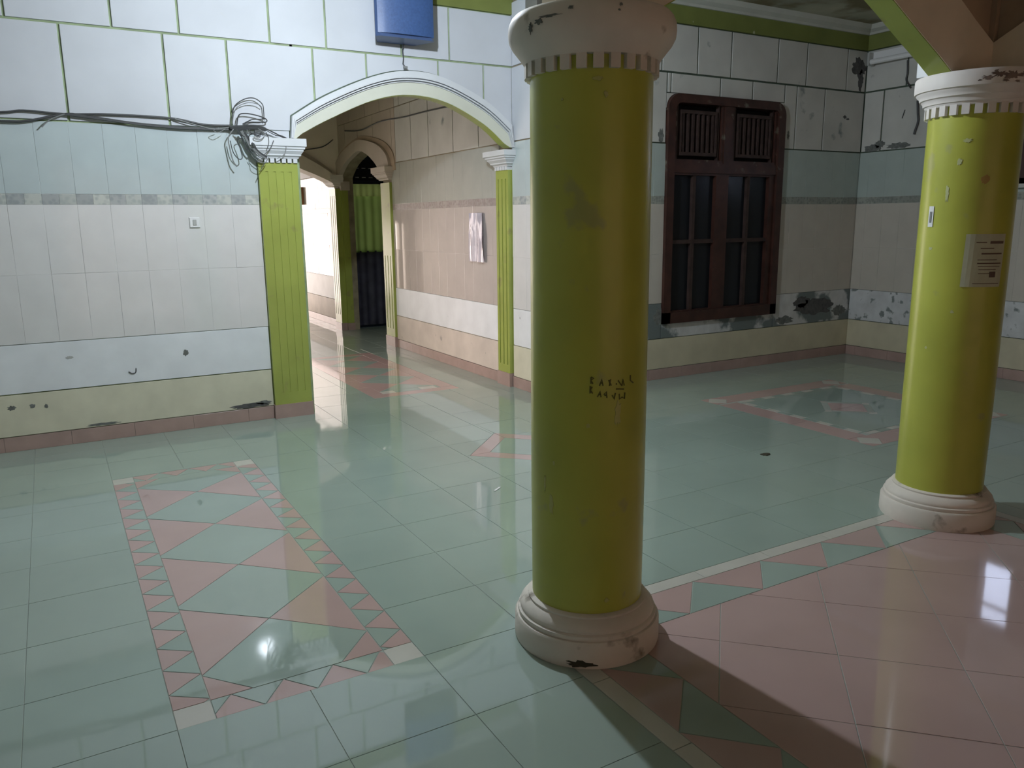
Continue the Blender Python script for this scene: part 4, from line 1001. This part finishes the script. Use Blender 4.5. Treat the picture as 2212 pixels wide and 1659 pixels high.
# mould and bare patches on walls, parts of their walls
for s, (fr_, par, u, z, a, b, m_) in enumerate([
    (fbp, wallB, 7.50, 3.02, .13, .11, 'stain_d'), (fbp, wallB, 7.54, 2.90, .05, .13, 'stain_d'),
    (fbp, wallB, 7.33, 2.52, .03, .02, 'stain_d'), (fbp, wallB, 7.38, 2.50, .03, .012, 'stain_d'),
    (fdp, wallD, 5.58, 2.205, .13, .04, 'stain'), (fdp, wallD, 5.50, 2.235, .08, .045, 'stain'), (fdp, wallD, 5.28, 2.21, .16, .035, 'stain'),
    (fbp, wallB, 4.865, 2.235, .04, .07, 'stain'), (fbp, wallB, 6.50, 2.30, .02, .05, 'stain'),
    (lambda u, z, w: fa(u, z, w+.0145), wallA, .79, .575, .022, .03, 'stain'), (lambda u, z, w: fa(u, z, w+.0145), wallA, .045, .61, .03, .012, 'plastic_dim'),
    (fap, wallA, 1.22, .122, .18, .022, 'stain_d'), (fap, wallA, 1.32, .135, .08, .018, 'stain'), (fap, wallA, .20, .118, .12, .012, 'stain'), (fap, wallA, -.33, .30, .03, .02, 'stain'), (fap, wallA, -.21, .30, .02, .02, 'stain'), (fap, wallA, -.13, .29, .013, .018, 'stain'),
    (lambda u, z, w: (u, YB-.0145-w, z), wallB, 7.05, .56, .34, .11, 'stain_d'), (lambda u, z, w: (u, YB-.0145-w, z), wallB, 6.85, .62, .14, .08, 'stain_d'), (lambda u, z, w: (u, YB-.0145-w, z), wallB, 6.6, .45, .16, .05, 'stain'),
    (lambda u, z, w: (u, YB-.0145-w, z), wallB, 4.90, .60, .08, .09, 'stain'), (lambda u, z, w: (u, YB-.0145-w, z), wallB, 7.45, .5, .13, .07, 'stain')]):
    blob('wall_stain', fr_, u, z, a, b, 0.0004, m_, par, 100+s, n=30, th=.0008, rough=.38)
G().tube([(x, YA-.019, z) for x, z in cr([(.40, .475), (.42, .46), (.445, .465), (.45, .495)], 4)], .003).out('hook_mark', 'stain_d', wallA)
# litter on the floor
fp_ = blob('dry_leaf', FL, 3.87, 3.44, .045, .028, .0005, 'litter', None, 5, n=16, th=.006); tag(fp_, 'small dark dry leaf lying on the green floor left of the right column', 'leaf')
fp_ = G().box(-.035, .035, -.006, .006, .0005, .004).out('paper_scrap', 'plastic'); fp_.location = (2.065, 3.765, 0); fp_.rotation_euler = (0, 0, .6); tag(fp_, 'tiny white paper scrap on the green floor left of the foreground column', 'scrap')
# bulb above the hall
bl = thing('ceiling_bulb', (LAMP[0], LAMP[1], 3.42), 'bare bulb on a short cord hanging from the stained ceiling in front of the arch', 'lamp')
G().tube([(LAMP[0], LAMP[1], 3.42), (LAMP[0], LAMP[1], 3.14)], .005).out('cord', 'cable', bl)
G().lathe([(.012, 3.14), (.02, 3.135), (.02, 3.09), (.014, 3.085)], LAMP[0], LAMP[1], 20).out('holder', 'plastic', bl)
em = bpy.data.materials.new('lit_bulb'); em.use_nodes = True; nt_ = em.node_tree; nt_.nodes.clear()
e_ = nt_.nodes.new('ShaderNodeEmission'); o_ = nt_.nodes.new('ShaderNodeOutputMaterial'); nt_.links.new(e_.outputs[0], o_.inputs[0])
e_.inputs[0].default_value = (*BULB_RGB, 1); e_.inputs[1].default_value = BULB_W/(4*math.pi**2*BULB_R**2)
M['lit'] = em
G().lathe([(BULB_R*math.sin(math.pi*k/8), LAMP[2]-BULB_R*math.cos(math.pi*k/8)) for k in range(1, 8)]+[(.014, 3.088)], LAMP[0], LAMP[1], 16).out('bulb_glass', 'lit', bl, True)
